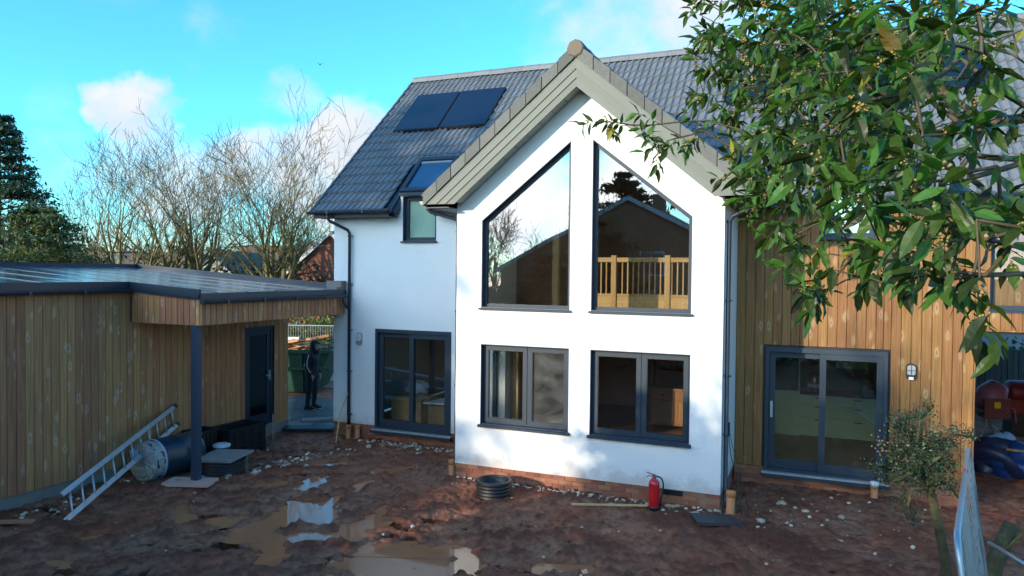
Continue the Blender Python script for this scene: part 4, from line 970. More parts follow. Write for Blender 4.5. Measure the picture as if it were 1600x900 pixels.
t = thing('waste_skip', 'green waste skip piled with rubble behind the timber outbuilding', 'skip', (-9.15, 6.35, -.3), R(20))
M['skip'] = mat('skip_green', (.012, .062, .04), .5, noise=(5, .3))
sec = [(-.9, .1), (.9, .1), (1.15, 1.3), (-1.15, 1.3)]
def trough(L0, L1):
    o = [(-L0, -.75, .12), (L0, -.75, .12), (L0, .75, .12), (-L0, .75, .12), (-L1, -.9, 1.35), (L1, -.9, 1.35), (L1, .9, 1.35), (-L1, .9, 1.35)]
    i = [(-L0 + .04, -.7, .18), (L0 - .04, -.7, .18), (L0 - .04, .7, .18), (-L0 + .04, .7, .18), (-L1 + .04, -.85, 1.35), (L1 - .04, -.85, 1.35), (L1 - .04, .85, 1.35), (-L1 + .04, .85, 1.35)]
    f = [(3, 2, 1, 0), (0, 1, 5, 4), (1, 2, 6, 5), (2, 3, 7, 6), (3, 0, 4, 7)]
    g = [tuple(k + 8 for k in reversed(q)) for q in f] + [(4, 5, 13, 12), (5, 6, 14, 13), (6, 7, 15, 14), (7, 4, 12, 15)]
    return MB().add(o + i, f + g)
part('body', trough(1.2, 1.75), M['skip'], t)
part('rim', MB().box(-1.8, 1.8, -.97, -.9, 1.28, 1.38).box(-1.8, 1.8, .9, .97, 1.28, 1.38).box(-1.82, -1.75, -.9, .9, 1.28, 1.38).box(1.75, 1.82, -.9, .9, 1.28, 1.38).box(-1.75, 1.75, -.94, -.86, .78, .86), M['skip'], t)
for x in (-.7, .1, .9): part('rib', MB().beam((x, -.78, .12), (x, -.93, 1.3), .08, .06, up=(0, 1, 0)), M['skip'], t)
def text(txt, size, m_, parent, mtx):
    cu = bpy.data.curves.new('lettering', 'FONT'); cu.body = txt; cu.size = size; cu.extrude = .004; cu.align_x = 'CENTER'
    tmp = bpy.data.objects.new('lettering', cu); COL.objects.link(tmp); dg = bpy.context.evaluated_depsgraph_get(); me_ = bpy.data.meshes.new_from_object(tmp.evaluated_get(dg)); COL.objects.unlink(tmp); bpy.data.objects.remove(tmp)
    me_.materials.clear(); me_.materials.append(m_); o = bpy.data.objects.new('lettering', me_); COL.objects.link(o); o.parent = parent; o.matrix_local = mtx; return o
text('AL', .34, M['white'], t, Matrix.Translation((1.18, -.925, .90)) @ Matrix.Rotation(R(97), 4, 'X'))
b = MB(); rr = random.Random(9)
for k in range(26): b.beam((rr.uniform(-1.5, 1.5), rr.uniform(-.6, .6), rr.uniform(1.2, 1.5)), (rr.uniform(-1.6, 1.6), rr.uniform(-.7, .7), rr.uniform(1.3, 1.75)), rr.uniform(.04, .2), rr.uniform(.03, .08))
b.build('rubble_heap', M['clad2'], kind='stuff').location = t.location; bpy.data.objects['rubble_heap'].rotation_euler = (0, 0, R(20))

def heras(name_label, loc, rz, L=3.4, H=2.0, group=None, lean=0, wire=28, sag=0, every=2):
    t = thing('mesh_fence', name_label, 'fence', loc, rz, group); t.rotation_euler = (lean, 0, rz); r = .021
    c = .16
    pts = [(0, 0, 0), (0, 0, H - c), (c * .45, 0, H - c * .1), (c, 0, H), (L - c, 0, H), (L - c * .45, 0, H - c * .1), (L, 0, H - c), (L, 0, 0)]
    part('frame', MB().tube(pts, r, 10), M['zinc'], t)
    part('bottom_rail', MB().tube([(0, 0, .12), (L, 0, .12)], r * .9, 8), M['zinc'], t)
    b = MB(); n = int(L / .075)
    def off(u, z): return sag * math.sin(u * 5.1 + z * 2) * (.5 + .5 * math.sin(u * 2.3))
    for i in range(1, n, 1):
        x = L * i / n; b.tube([(x, off(x, 0), .12), (x, off(x, 1), H * .5), (x, off(x, 2), H - .01)], .0032 * wire / 28, 3, cap=False, smooth=False)
    for k in range(1, 10): 
        z = .12 + (H - .12) * k / 10; b.tube([(L * i / 8, off(L * i / 8, z), z) for i in range(9)], .0032 * wire / 28, 3, cap=False, smooth=False)
    part('wire_mesh', b, M['zinc'], t, kind='stuff')
    return t
P1 = at(437, 560, 22.6); P2 = at(520, 560, 23.4)
hp = heras('wire mesh fence panel behind the green skip, its left half hidden by the outbuilding', (-11.85, 5.55, -.3), R(21), 2.15, 2.0, wire=50)
hp2 = heras('wire mesh fence panel with a notice board hung on it beyond the dark clothed person', (-9.75, 6.35, -.3), R(21), 2.9, 2.0, wire=50)
t = thing('notice_board', 'white notice board with blue bands hung on the far wire fence', 'sign', (-8.92, 6.62, .55), R(21))
part('board', MB().box(-.17, .17, -.03, -.015, 0, .8), M['white'], t); M['blueband'] = mat('sign_blue', (.03, .12, .42), .5)
for z in (.62, .36, .1): part('band', MB().box(-.14, .14, -.036, -.031, z, z + .09), M['blueband'], t)
t = thing('road_sign', 'pale blue sign plate on a grey pole beyond the canopy end', 'sign', at(463, 640, 30)); t.location.z = -.3
part('pole', MB().tube([(0, 0, 0), (0, 0, 2.4)], .04, 8), M['zinc'], t); part('plate', MB().box(-.1, .55, -.05, -.03, 1.75, 2.3), mat('sign_pale', (.45, .55, .68), .5), t)
# white rubble bag
def lump(name, loc, size, m_, seed, label, cat, sub=3, amp=.22):
    r = random.Random(seed); bm = bmesh.new(); bmesh.ops.create_icosphere(bm, subdivisions=sub, radius=1); sx, sy, sz = size
    ph = [(r.uniform(1.5, 5), r.uniform(1.5, 5), r.uniform(1.5, 5), r.uniform(0, 6)) for _ in range(7)]
    for v in bm.verts:
        k = 1 + sum(amp / (1 + i * .5) * math.sin(v.co.x * p[0] + v.co.y * p[1] + v.co.z * p[2] + p[3]) for i, p in enumerate(ph)) * .5
        v.co = Vector((v.co.x * k * sx, v.co.y * k * sy, max(v.co.z * k, -.55) * sz))
    b = MB().add([v.co.copy() for v in bm.verts], [tuple(v.index for v in f.verts) for f in bm.faces], True); bm.free()
    o = b.build(name, m_); o.location = (loc[0], loc[1], loc[2] + .55 * sz); return tag(o, label, cat)
p = at(496, 586, 24); lump('rubble_bag', (p.x, p.y, -.3), (.62, .45, .55), M['white'], 5, 'crumpled white bag lying on the path behind the person', 'bag')

# the person, standing side on with a hood up
def skin_mesh(name, verts, edges, radii, m_, root=0, sub=2):
    me_ = bpy.data.meshes.new(name); me_.from_pydata(verts, edges, []); o = bpy.data.objects.new(name, me_); COL.objects.link(o)
    md = o.modifiers.new('Skin', 'SKIN'); md.use_smooth_shade = True
    for v, r_ in zip(me_.skin_vertices[0].data, radii): v.radius = (r_, r_) if not isinstance(r_, tuple) else r_
    me_.skin_vertices[0].data[root].use_root = True
    s_ = o.modifiers.new('Sub', 'SUBSURF'); s_.levels = s_.render_levels = sub
    dg = bpy.context.evaluated_depsgraph_get(); dg.update(); m2 = bpy.data.meshes.new_from_object(o.evaluated_get(dg)); COL.objects.unlink(o); bpy.data.objects.remove(o)
    m2.materials.clear(); m2.materials.append(m_); m2.polygons.foreach_set('use_smooth', [True] * len(m2.polygons))
    o = bpy.data.objects.new(name, m2); COL.objects.link(o); return o
M['coat'] = mat('dark_clothing', (.018, .018, .024), .85, noise=(8, .3)); M['skin'] = mat('skin', (.45, .25, .17), .5); M['hair'] = mat('dark_hood', (.014, .014, .018), .9)
pp = at(487, 640, 19.0)
t = thing('person', 'person in dark hooded jacket and dark trousers standing side on under the canopy end', 'person', (pp.x, pp.y, -.235), R(8))
# x is the way the person faces; y to their left
V_ = [(0, 0, .93), (.01, 0, 1.10), (.03, 0, 1.30), (.04, 0, 1.44), (.06, 0, 1.52), (.085, 0, 1.60), (.09, 0, 1.69),
      (.0, .10, .88), (.03, .11, .50), (-.01, .11, .09), (.14, .12, .04), (.0, -.10, .88), (-.02, -.11, .50), (-.07, -.11, .09), (.09, -.12, .04),
      (.03, .19, 1.41), (-.02, .25, 1.13), (.10, .235, .93), (.03, -.19, 1.41), (-.01, -.25, 1.13), (.13, -.225, .94)]
E_ = [(0, 1), (1, 2), (2, 3), (3, 4), (4, 5), (5, 6), (0, 7), (7, 8), (8, 9), (9, 10), (0, 11), (11, 12), (12, 13), (13, 14), (3, 15), (15, 16), (16, 17), (3, 18), (18, 19), (19, 20)]
R_ = [.165, .16, .17, .13, .065, .085, .075, .115, .085, .06, .045, .115, .085, .06, .045, .085, .065, .045, .085, .065, .045]
bd = skin_mesh('body', V_, E_, R_, M['coat']); bd.parent = t
hd = MB(); hd.lathe([(0.0, -.13), (.055, -.115), (.075, -.06), (.088, .01), (.085, .07), (.06, .115), (0, .13)], 18, (.10, 0, 1.64))
hd.v = [((x - .10) * 1.12 + .10 + (.02 if x > .16 and abs(y) < .03 and 1.60 < z < 1.645 else 0), y * .9, z) for x, y, z in hd.v]
part('head', hd, M['skin'], t)
nz_ = MB().add([(.185, -.013, 1.60), (.185, .013, 1.60), (.212, 0, 1.605), (.19, 0, 1.655)], [(0, 2, 3), (2, 1, 3), (0, 1, 2), (0, 3, 1)]); part('nose', nz_, M['skin'], t)
for y in (-.033, .033): part('eye', MB().lathe([(0, -.008), (.008, -.003), (.008, .003), (0, .008)], 8, (.183, y, 1.655)), M['black'], t)
part('mouth', MB().box(.176, .187, -.02, .02, 1.565, 1.572), mat('lips', (.3, .12, .1), .5), t)
hood = MB(); hood.lathe([(0.03, -.20), (.13, -.17), (.125, -.08), (.118, .02), (.112, .09), (.075, .145), (0, .165)], 20, (.075, 0, 1.64))
hood.f = [f for f in hood.f if not (sum(hood.v[i][0] for i in f) / 4 > .145 and 1.56 < sum(hood.v[i][2] for i in f) / 4 < 1.70)]; hood.r = [.5] * len(hood.f); hood.sm = [True] * len(hood.f)
part('hood', hood, M['hair'], t); part('peak', MB().add([(.15, -.08, 1.735), (.15, .08, 1.735), (.255, .05, 1.70), (.255, -.05, 1.70), (.15, -.08, 1.75), (.15, .08, 1.75), (.255, .05, 1.712), (.255, -.05, 1.712)], [(0, 1, 2, 3), (7, 6, 5, 4), (0, 4, 5, 1), (1, 5, 6, 2), (2, 6, 7, 3), (3, 7, 4, 0)]), M['hair'], t)
for s_, hx, hz in ((1, .115, .865), (-1, .15, .875)):
    fv, fe, fr = [(hx - .015, s_ * .23, hz + .06), (hx, s_ * .225, hz)], [(0, 1)], [.03, .034]
    for k in range(4):
        b0 = len(fv); yk = s_ * .225 + (-.024 + .016 * k); l_ = (.062, .072, .068, .052)[k]
        fv += [(hx + .012, yk, hz - .035), (hx + .02, yk, hz - .035 - l_ * .55), (hx + .008, yk, hz - .035 - l_)]; fe += [(1, b0), (b0, b0 + 1), (b0 + 1, b0 + 2)]; fr += [.0095, .0088, .0078]
    b0 = len(fv); fv += [(hx + .0, s_ * .225 - s_ * .03, hz + .02), (hx + .045, s_ * .225 - s_ * .04, hz + .012)]; fe += [(1, b0), (b0, b0 + 1)]; fr += [.011, .009]
    h_ = skin_mesh('hand', fv, fe, fr, M['skin'], 1, 1); h_.parent = t
M['piping'] = mat('pale_piping', (.6, .6, .62), .6)
part('sleeve_stripe', MB().tube([(.06, -.262, 1.44), (.05, -.318, 1.30), (.04, -.325, 1.16), (.08, -.305, 1.06), (.13, -.275, .97)], .009, 6), M['piping'], t)
for s_ in (1, -1):
    x0 = .03 if s_ > 0 else -.03
    part('shoe', MB().add([(x0 - .09, s_ * .115 + y, z) for y in (-.045, .045) for z in (0, .09)] + [(x0 + .09, s_ * .115 + y, z) for y in (-.05, .05) for z in (0, .08)] + [(x0 + .20, s_ * .115 + y, z) for y in (-.035, .035) for z in (0, .04)],
         [(0, 1, 3, 2), (0, 4, 5, 1), (4, 8, 9, 5), (2, 3, 7, 6), (6, 7, 11, 10), (1, 5, 7, 3), (5, 9, 11, 7), (8, 10, 11, 9), (0, 2, 6, 4), (4, 6, 10, 8)]), M['coat'], t)
    part('sole', MB().box(x0 - .09, x0 + .205, s_ * .115 - .045, s_ * .115 + .045, -.004, .018), mat('sole_tan', (.4, .3, .2), .7), t)

# ---- right side: fence panel, shrub, cut branch, covered porch
t = heras('galvanised mesh fence panel seen end on at the right, leaning to the left', (7.46, -2.93, -.3), math.atan2(-3.01, -.58), 3.07, 2.02, lean=0, wire=34, sag=.05)
t.rotation_euler = (R(7.5), 0, math.atan2(-3.01, -.58))
rm = MB()
for k in range(2): rm.tube([(1.1 + k * .06, -.026, 2.0 + .0), (1.12 + k * .06, -.005, 2.045), (1.15 + k * .06, .02, 2.03)], .005, 5)
part('red_mark', rm, M['red'], t)
b = MB().tube([at(1545, 848, 7.0), at(1640, 905, 6.2)], .02, 8).build('fence_brace', M['zinc']); tag(b, 'straight grey steel tube bracing the mesh fence panel at the right', 'fence brace')
M['tarp'] = mat('blue_tarp', (.015, .05, .19), .35, noise=(6, .4), bump=(9, .6)); M['tarp2'] = mat('dark_tarp', (.02, .025, .06), .4, noise=(6, .4), bump=(9, .6))
p = at(1548, 722, 13.6); lump('tarpaulin', (p.x, p.y, -.3), (.45, .4, .42), M['tarp2'], 21, 'dark blue crumpled tarpaulin on the mud by the end of the cladding', 'tarpaulin', amp=.4)
p = at(1585, 735, 13.4); lump('tarpaulin', (p.x, p.y, -.3), (.45, .35, .36), M['tarp'], 22, 'bright blue crumpled tarpaulin lying at the right edge of the porch', 'tarpaulin', amp=.45)
p = at(1566, 705, 14.2); lump('rubble_bag', (p.x, p.y, -.3), (.28, .2, .42), mat('pale_blue_bag', (.2, .38, .62), .4, noise=(8, .3), bump=(9, .5)), 23, 'pale blue bag among the dark tarpaulins under the porch', 'bag', amp=.4)
for k in range(3):
    p = at(1545 + k * 14, 700 + k * 9, 14.0 - k * .3); b = MB().beam((0, 0, 0), (1.6, -.4 - .2 * k, .12), .08, .035).build('timber_plank', M['clad2']); b.location = (p.x, p.y, .12 + .05 * k); tag(b, ['upper', 'middle', 'lower'][k] + ' of the three planks lying over the blue tarpaulins', 'plank', 'planks over the tarpaulins')
pm = at(1536, 690, 16.3)
t = thing('cement_mixer', 'pink drummed cement mixer standing on bent tube legs under the porch', 'cement mixer', (pm.x + .1, pm.y, -.3), R(20)); t.scale = (.84, .84, .84)
M['pinkdrum'] = mat('pink_drum', (.26, .09, .13), .55, noise=(6, .25)); M['mixframe'] = mat('mixer_frame', (.12, .03, .03), .5)
dm = MB().lathe([(0, -.34), (.2, -.34), (.33, -.22), (.37, 0), (.37, .12), (.25, .42), (.22, .44), (.22, .40), (.33, .1), (.3, -.2), (0, -.3)], 24)
mr_ = Matrix.Rotation(R(35), 4, 'Y'); dm.v = [tuple(mr_ @ Vector(v) + Vector((0, 0, 1.18))) for v in dm.v]; part('drum', dm, M['pinkdrum'], t)
part('motor_housing', MB().box(-.36, .30, -.42, -.36, .70, 1.22).box(-.36, .30, -.36, -.1, .72, .82), M['mixframe'], t)
part('warning_label', MB().box(-.12, .04, -.428, -.421, .98, 1.14), mat('yellow_label', (.55, .45, .02), .5), t)
part('switch', MB().lathe([(.05, -.44), (.05, -.42)], 12, (.18, 0, .92), axis='y'), M['white'], t)
for s_ in (-1, 1):
    part('leg', MB().tube([(s_ * .05, 0, .75), (s_ * .08, 0, .45), (s_ * .25, -.15, .25), (s_ * .62, -.3, .0)], .025, 8), M['concrete'], t)
    part('leg', MB().tube([(s_ * .05, .1, .75), (s_ * .08, .1, .45), (s_ * .3, .25, .2), (s_ * .5, .4, .0)], .025, 8), M['concrete'], t)
part('handle', MB().tube([(.30, -.30, 1.0), (.42, -.38, .95), (.46, -.4, .6)], .02, 8), M['pinkdrum'], t)
pm = at(1592, 640, 17.0)
M['darkred'] = mat('dull_red_paint', (.20, .012, .014), .5, noise=(6, .3))
t = thing('plate_compactor', 'red petrol compactor standing under the porch behind the dark post', 'compactor', (pm.x, pm.y, -.3), R(15))
part('base_plate', MB().box(-.3, .4, -.28, .28, 0, .06), M['black'], t); part('frame', MB().box(-.25, .35, -.2, .2, .06, .55), M['black'], t)
part('tank', MB().lathe([(0, -.3), (.22, -.3), (.27, -.22), (.27, .22), (.22, .3), (0, .3)], 18, (.0, 0, 1.02), axis='x'), M['darkred'], t); part('engine', MB().box(-.28, .36, -.22, .22, .55, .86), M['darkred'], t)
part('handle', MB().tube([(-.2, -.2, .5), (-.55, -.2, 1.1), (-.55, .2, 1.1), (-.2, .2, .5)], .02, 8), M['black'], t)
# timber fence with pale low wall beyond, at the back of the porch
t = thing('board_fence', 'weathered dark timber board fence behind the porch', 'fence', (8.2, 10.6, -.3), R(22))
M['oldwood'] = wood('weathered_fence', (.06, .062, .062), (.035, .037, .04), (.08, .08, .08), knots=.3)
for k in range(34):
    b = link('board', board_mesh(.145, 1.78, M['oldwood']), t, loc=(k * .15, rng.uniform(0, .02), 0))
part('rail', MB().box(0, 5.1, .03, .08, .3, .4).box(0, 5.1, .03, .08, 1.3, 1.4), M['oldwood'], t)
t = thing('garage_block', 'pale rendered garage wall just showing over the dark board fence', 'garage', (9.5, 15.6, -.3), R(22)); part('wall', MB().box(-3, 6, 0, 4, 0, 2.05), mat('pale_blue_wall', (.22, .26, .30), .8), t); part('roof', MB().box(-3.2, 6.2, -.2, 4.2, 2.05, 2.2), M['concrete'], t)

# ------------------------------------------------------------------ furniture seen through the glass
t = thing('dresser', 'oak dresser with drawers and open shelves seen through the lower right gable window', 'dresser', (2.45, 4.6, 0))
part('carcass', MB().box(0, 1.6, .02, .45, .08, .86).box(-.03, 1.63, -.02, .47, .86, .90).box(0, .04, .15, .45, .90, 1.95).box(1.56, 1.6, .15, .45, .90, 1.95).box(.04, 1.56, .42, .45, .90, 1.95).box(-.04, 1.64, .1, .47, 1.95, 2.02), M['oak'], t)
for z in (1.25, 1.6): part('shelf', MB().box(.04, 1.56, .18, .42, z, z + .025), M['oak'], t)
for k in range(3):
    d_ = part('drawer', MB().box(.05 + k * .51, .53 + k * .51, -.005, .02, .66, .83), M['oak'], t); MB().lathe([(0, 4.57), (.018, 4.575), (.02, 4.585), (.01, 4.6)], 8, (2.45 + .29 + k * .51, 0, .745), axis='y').build('knob', M['black'], d_)
    d_ = part('door', MB().panel((0, -.006, 0), X, Z, rect(.05 + k * .51, .53 + k * .51, .13, .63), [rect(.12 + k * .51, .46 + k * .51, .2, .56)], .024), M['oak'], t); MB().panel((2.45, 4.604, 0), X, Z, rect(.12 + k * .51, .46 + k * .51, .2, .56), (), .012).build('door_panel', M['oak'], d_)
lump('red_vase', (3.35, 4.75, .9), (.13, .12, .14), M['red'], 31, 'round red vase on top of the oak dresser', 'vase', amp=.03)
t = thing('cardboard_box', 'large cardboard box behind the left half of the left patio door', 'box', (-2.55, 3.0, 0), R(-12)); M['card'] = mat('cardboard', (.40, .25, .12), .8, rnd=.2, noise=(5, .1))
part('body', MB().box(-.45, .45, -.3, .3, 0, .55), M['card'], t); part('flap', MB().beam((-.45, 0, .56), (.45, 0, .57), .58, .015), M['card'], t)
t2 = dup(t, (-1.75, 3.05, 0), R(8), 'cardboard box behind the right half of the left patio door, pale sheet on it', .8); t2['group'] = t['group'] = 'boxes in the left room'
b = MB().obox((0, 0, .02), (.5, .05, 0), (0, .33, 0), (0, 0, .015)).build('foam_sheet', M['white']); b.location = (-1.75, 3.05, .47); tag(b, 'pale sheet lying on a cardboard box behind the left patio door', 'sheet')
lump('bundle', (-2.65, 3.3, .58), (.3, .22, .2), mat('grey_cloth', (.35, .37, .42), .8), 33, 'grey cloth bundle on the large cardboard box behind the patio door', 'bundle')
t = thing('wooden_chair', 'wooden ladder back chair beside the boxes behind the left patio door', 'chair', (-1.38, 3.35, 0), R(10))
part('seat', MB().box(-.2, .2, -.2, .2, .44, .47), M['trimx'], t)
for x in (-.18, .18): part('leg', MB().box(x - .02, x + .02, -.2, -.16, 0, .44), M['trimwood'], t); part('leg', MB().box(x - .02, x + .02, .16, .2, 0, .98), M['trimwood'], t)
for z in (.62, .76, .9): part('slat', MB().box(-.16, .16, .17, .19, z, z + .06), M['trimx'], t)
M['sage'] = mat('sage_kitchen', (.56, .66, .36), .5); M['worktop'] = mat('dark_worktop', (.02, .02, .022), .3)
t = thing('kitchen_units', 'row of sage green kitchen units with dark worktop behind the right patio door', 'kitchen units', (5.52, 5.2, 0))
part('carcass', MB().box(0, 2.4, .03, .6, .12, .88).box(0, 2.4, .08, .6, 0, .12), M['sage'], t); part('worktop', MB().box(0, 2.45, -.02, .62, .88, .92), M['worktop'], t)
for k in range(3):
    x0 = .0 + k * .75
    for z0, z1 in ((.14, .40), (.41, .67), (.68, .86)): d_ = part('drawer', MB().box(x0 + .01, x0 + .74, .008, .03, z0, z1), M['sage'], t); MB().box(5.52 + x0 + .3, 5.52 + x0 + .45, 5.19, 5.208, z1 - .05, z1 - .035).build('handle', M['black'], d_)
part('wall_unit', MB().box(.7, 2.4, .28, .6, 1.45, 2.15), M['sage'], t)
t = thing('tall_unit', 'tall sage green oven housing at the left of the kitchen units', 'oven housing', (4.86, 5.16, 0)); part('carcass', MB().box(0, .66, .0, .6, 0, 2.2), M['sage'], t)
part('oven', MB().box(.03, .63, -.02, 0, .95, 1.95), M['worktop'], t); part('oven_glass', MB().box(.07, .59, -.026, -.02, 1.02, 1.45), mat('oven_glass', (.12, .11, .09), .15, noise=(4, .4)), t)
t = thing('storage_jar', 'copper coloured jar with a pale band standing on the dark kitchen worktop', 'jar', (5.80, 5.42, .92)); M['copper'] = mat('copper', (.5, .22, .1), .3, metal=.8)
part('body', MB().lathe([(0, .0), (.115, .0), (.13, .03), (.13, .30), (.10, .38), (.05, .42), (0, .43)], 22), M['copper'], t); part('band', MB().lathe([(.131, .10), (.135, .105), (.135, .175), (.131, .18)], 22), M['white'], t)

# ------------------------------------------------------------------ trees and plants
M['bark'] = mat('mossy_bark', (.15, .115, .055), .9, noise=(5, .5), col2=(.19, .165, .05), bump=(26, .9)); M['twig'] = mat('red_brown_twigs', (.13, .095, .05), .85, attr=.4, noise=(.5, .3), col2=(.18, .155, .045))
M['needle'] = mat('dark_needles', (.045, .080, .045), .7, attr=.7, hue=.06, trans=(.25, (.7, 1, .4)))
M['needle2'] = mat('olive_needles', (.085, .105, .032), .7, attr=.75, hue=.08, trans=(.25, (.8, 1, .4)))
def rv(r): 
    while True:
        v = Vector((r.uniform(-1, 1), r.uniform(-1, 1), r.uniform(-1, 1)))
        if .05 < v.length < 1: return v.normalized()
def bare_tree(label, loc, H, stems, seed, group=None, wide=.5, twig_r=.013, density=1.0, name='bare_tree'):
    r = random.Random(seed); T, C_ = MB(), MB()
    def grow(p, d, L_, rad, lev):
        n = 5 if lev == 0 else (4 if lev < 3 else 3); pts = [p]; rads = [rad]; d = d.copy(); kids = []
        for i in range(n):
            d = (d + rv(r) * (.09 + .025 * lev) + Vector((0, 0, .05 + .03 * lev))).normalized(); p = p + d * (L_ / n); pts.append(p); rads.append(max(twig_r * .7, rad * (1 - .8 * (i + 1) / n)))
            if lev < 4 and i > 0 and (lev < 3 or r.random() < .8): kids.append((p, d.copy(), rads[-1]))
        C = T if lev < 2 else C_; C.cur = r.random(); C.tube(pts, rads, 7 if lev == 0 else (5 if lev == 1 else 3), cap=False)
        for q, dd, rr_ in kids:
            for _ in range(2 if r.random() < .45 * density else 1):
                s_ = dd.cross(rv(r)).normalized(); nd = (dd * r.uniform(.75, 1.0) + s_ * r.uniform(.45, .95)).normalized(); l2 = L_ * r.uniform(.45, .66) * (1.0 if lev else .95)
                grow(q, nd, l2, max(twig_r, rr_ * .78), lev + 1)
    for k in range(stems):
        a = 6.283 * k / stems + r.uniform(-.5, .5); w_ = r.uniform(.25, 1) * wide
        grow(Vector((.12 * math.cos(a), .12 * math.sin(a), 0)), Vector((w_ * math.cos(a), w_ * math.sin(a), 1)).normalized(), H * r.uniform(.72, .9), H * .030, 0)
    t = thing(name, label, 'tree', loc, 0, group); part('trunk', T, M['bark'], t); part('crown', C_, M['twig'], t)
    return t
def spray(mb_, c, d, r, n, size, flat=.35):
    """a spray of small leaf faces round c"""
    for _ in range(n):
        q = c + Vector((r.gauss(0, 1), r.gauss(0, 1), r.gauss(0, flat))) * d; a = rv(r); b_ = a.cross(rv(r)).normalized(); s_ = size * r.uniform(.6, 1.3); mb_.cur = r.random()
        mb_.add([q - a * s_, q + b_ * s_ * .38, q + a * s_, q - b_ * s_ * .38], [(0, 1, 2, 3)])
def conifer(label, loc, H, rad, seed, m_, group=None, tiers=16, droop=-.15, size=.16, per=16, name='evergreen_tree', base=.12, shape=1.0):
    r = random.Random(seed); T, F = MB(), MB(); T.tube([(0, 0, 0), (r.uniform(-.1, .1), r.uniform(-.1, .1), H * .5), (0, 0, H)], [H * .02, H * .012, .02], 8)
    for k in range(tiers):
        z = H * (base + (1 - base) * (k + r.random() * .7) / tiers); R_ = rad * (1 - (z / H) ** (1.6 * shape)) + .25
        for j in range(r.randint(5, 8)):
            a = r.uniform(0, 6.283); L_ = R_ * r.uniform(.65, 1.12); pts = [Vector((0, 0, z))]; d = Vector((math.cos(a), math.sin(a), .25)); p = pts[0]
            for i in range(5):
                d = (d + Vector((0, 0, droop * .5)) + rv(r) * .14).normalized(); p = p + d * L_ / 5; pts.append(p)
                if i > 0: spray(F, p, .10 * L_ + .08, r, per, size)
            T.tube(pts, [.012 * H * .3 * (1 - i / 6) + .008 for i in range(6)], 4, cap=False)
    spray(F, Vector((0, 0, H * .97)), .25, r, per, size)
    t = thing(name, label, 'tree', loc, 0, group); part('trunk', T, M['bark'], t); part('crown', F, m_, t)
    return t
def gpos(x, dep, y=520): p = at(x, y, dep); return (p.x, p.y, -.3)
gb = 'bare trees beyond the outbuilding roof'
bare_tree('bare spreading tree beyond the outbuilding, leftmost of the three bare trees', gpos(195, 40), 7.2, 6, 3, gb, .80, .012)
bare_tree('tall bare many stemmed tree in the middle of the three beyond the outbuilding', gpos(298, 42), 8.1, 6, 8, gb, .45, .012)
bare_tree('bare tree with two mossy leaning trunks nearest the white house wall', gpos(432, 40), 7.6, 5, 15, gb, .5, .012, 1.25)
bare_tree('small bare tree between the tall bare trees and the house', gpos(478, 55), 5.6, 4, 21, gb, .5, .016)
conifer('dark evergreen tree with open upper branches at the left edge', gpos(2, 30), 10.0, 3.6, 4, M['needle'], None, 26, -.02, .10, 30, shape=.8)
conifer('broad olive green evergreen bush rising over the outbuilding roof at the left', gpos(62, 26), 5.9, 3.5, 9, M['needle2'], None, 16, -.12, .09, 34, 'evergreen_bush', .2, 1.3)
# wood and hedge behind everything
def mass(name, pts, hgt, depth_, n, size, m_, seed):
    r = random.Random(seed); b = MB()
    for _ in range(n):
        k = r.random() * (len(pts) - 1); i = int(k); p = Vector(pts[i]).lerp(Vector(pts[i + 1]), k - i); h = hgt * (.72 + .28 * math.sin(k * 7.3) * math.sin(k * 17.1 + 1))
        p = p + Vector((r.gauss(0, depth_), r.gauss(0, depth_), h * (1 - abs(r.gauss(0, .42))))); p.z = max(p.z, -.2); a = rv(r); c = a.cross(rv(r)).normalized(); s_ = size * r.uniform(.5, 1.4); b.cur = r.random()
        b.add([p - a * s_, p + c * s_ * .6, p + a * s_, p - c * s_ * .6], [(0, 1, 2, 3)])
    return b.build(name, m_, kind='stuff')
M['woods'] = mat('winter_wood', (.10, .085, .04), .9, attr=.7, hue=.08)
mass('treeline', [gpos(-200, 95), gpos(100, 95), gpos(330, 100), gpos(560, 90)], 7.0, 2.5, 15000, .42, M['woods'], 5)
mass('scrub', [gpos(330, 44), gpos(400, 43), gpos(470, 43), gpos(545, 43)], 4.4, .8, 7000, .13, M['woods'], 15)
mass('scrub', [gpos(120, 50), gpos(330, 50)], 4.6, .9, 4500, .14, M['woods'], 16)
M['hedge'] = mat('sunny_hedge', (.16, .17, .035), .8, attr=.7, hue=.06, trans=(.3, (1, 1, .4)))
mass('hedge', [gpos(425, 27), gpos(540, 28)], 2.0, .45, 9000, .07, M['hedge'], 6)
M['ivy'] = mat('dark_ivy', (.03, .055, .02), .8, attr=.7, hue=.06)
mass('undergrowth', [(9, 13.0, -.3), (14, 15, -.3)], 2.0, .4, 4000, .09, M['ivy'], 7)
hv, hf = [], []; NH = 60
for i in range(NH + 1):
    a = R(-75 + 150 * i / NH); h = 34 + 22 * math.sin(i * .23 + 1) + 9 * math.sin(i * .71)
    for rd, hh in ((700, -2), (1000, h * .8), (1300, h), (1500, h * .6)):
        hv.append((-math.sin(a - R(22)) * rd * -1 if False else math.sin(a - R(30)) * rd, math.cos(a - R(30)) * rd, hh))
for i in range(NH):
    for k in range(3): hf.append((i * 4 + k, i * 4 + k + 1, i * 4 + k + 5, i * 4 + k + 4))
MB().add(hv, [f[::-1] for f in hf], True).build('hills', mat('far_hills', (.09, .13, .12), .95, noise=(.012, .3)), kind='structure')

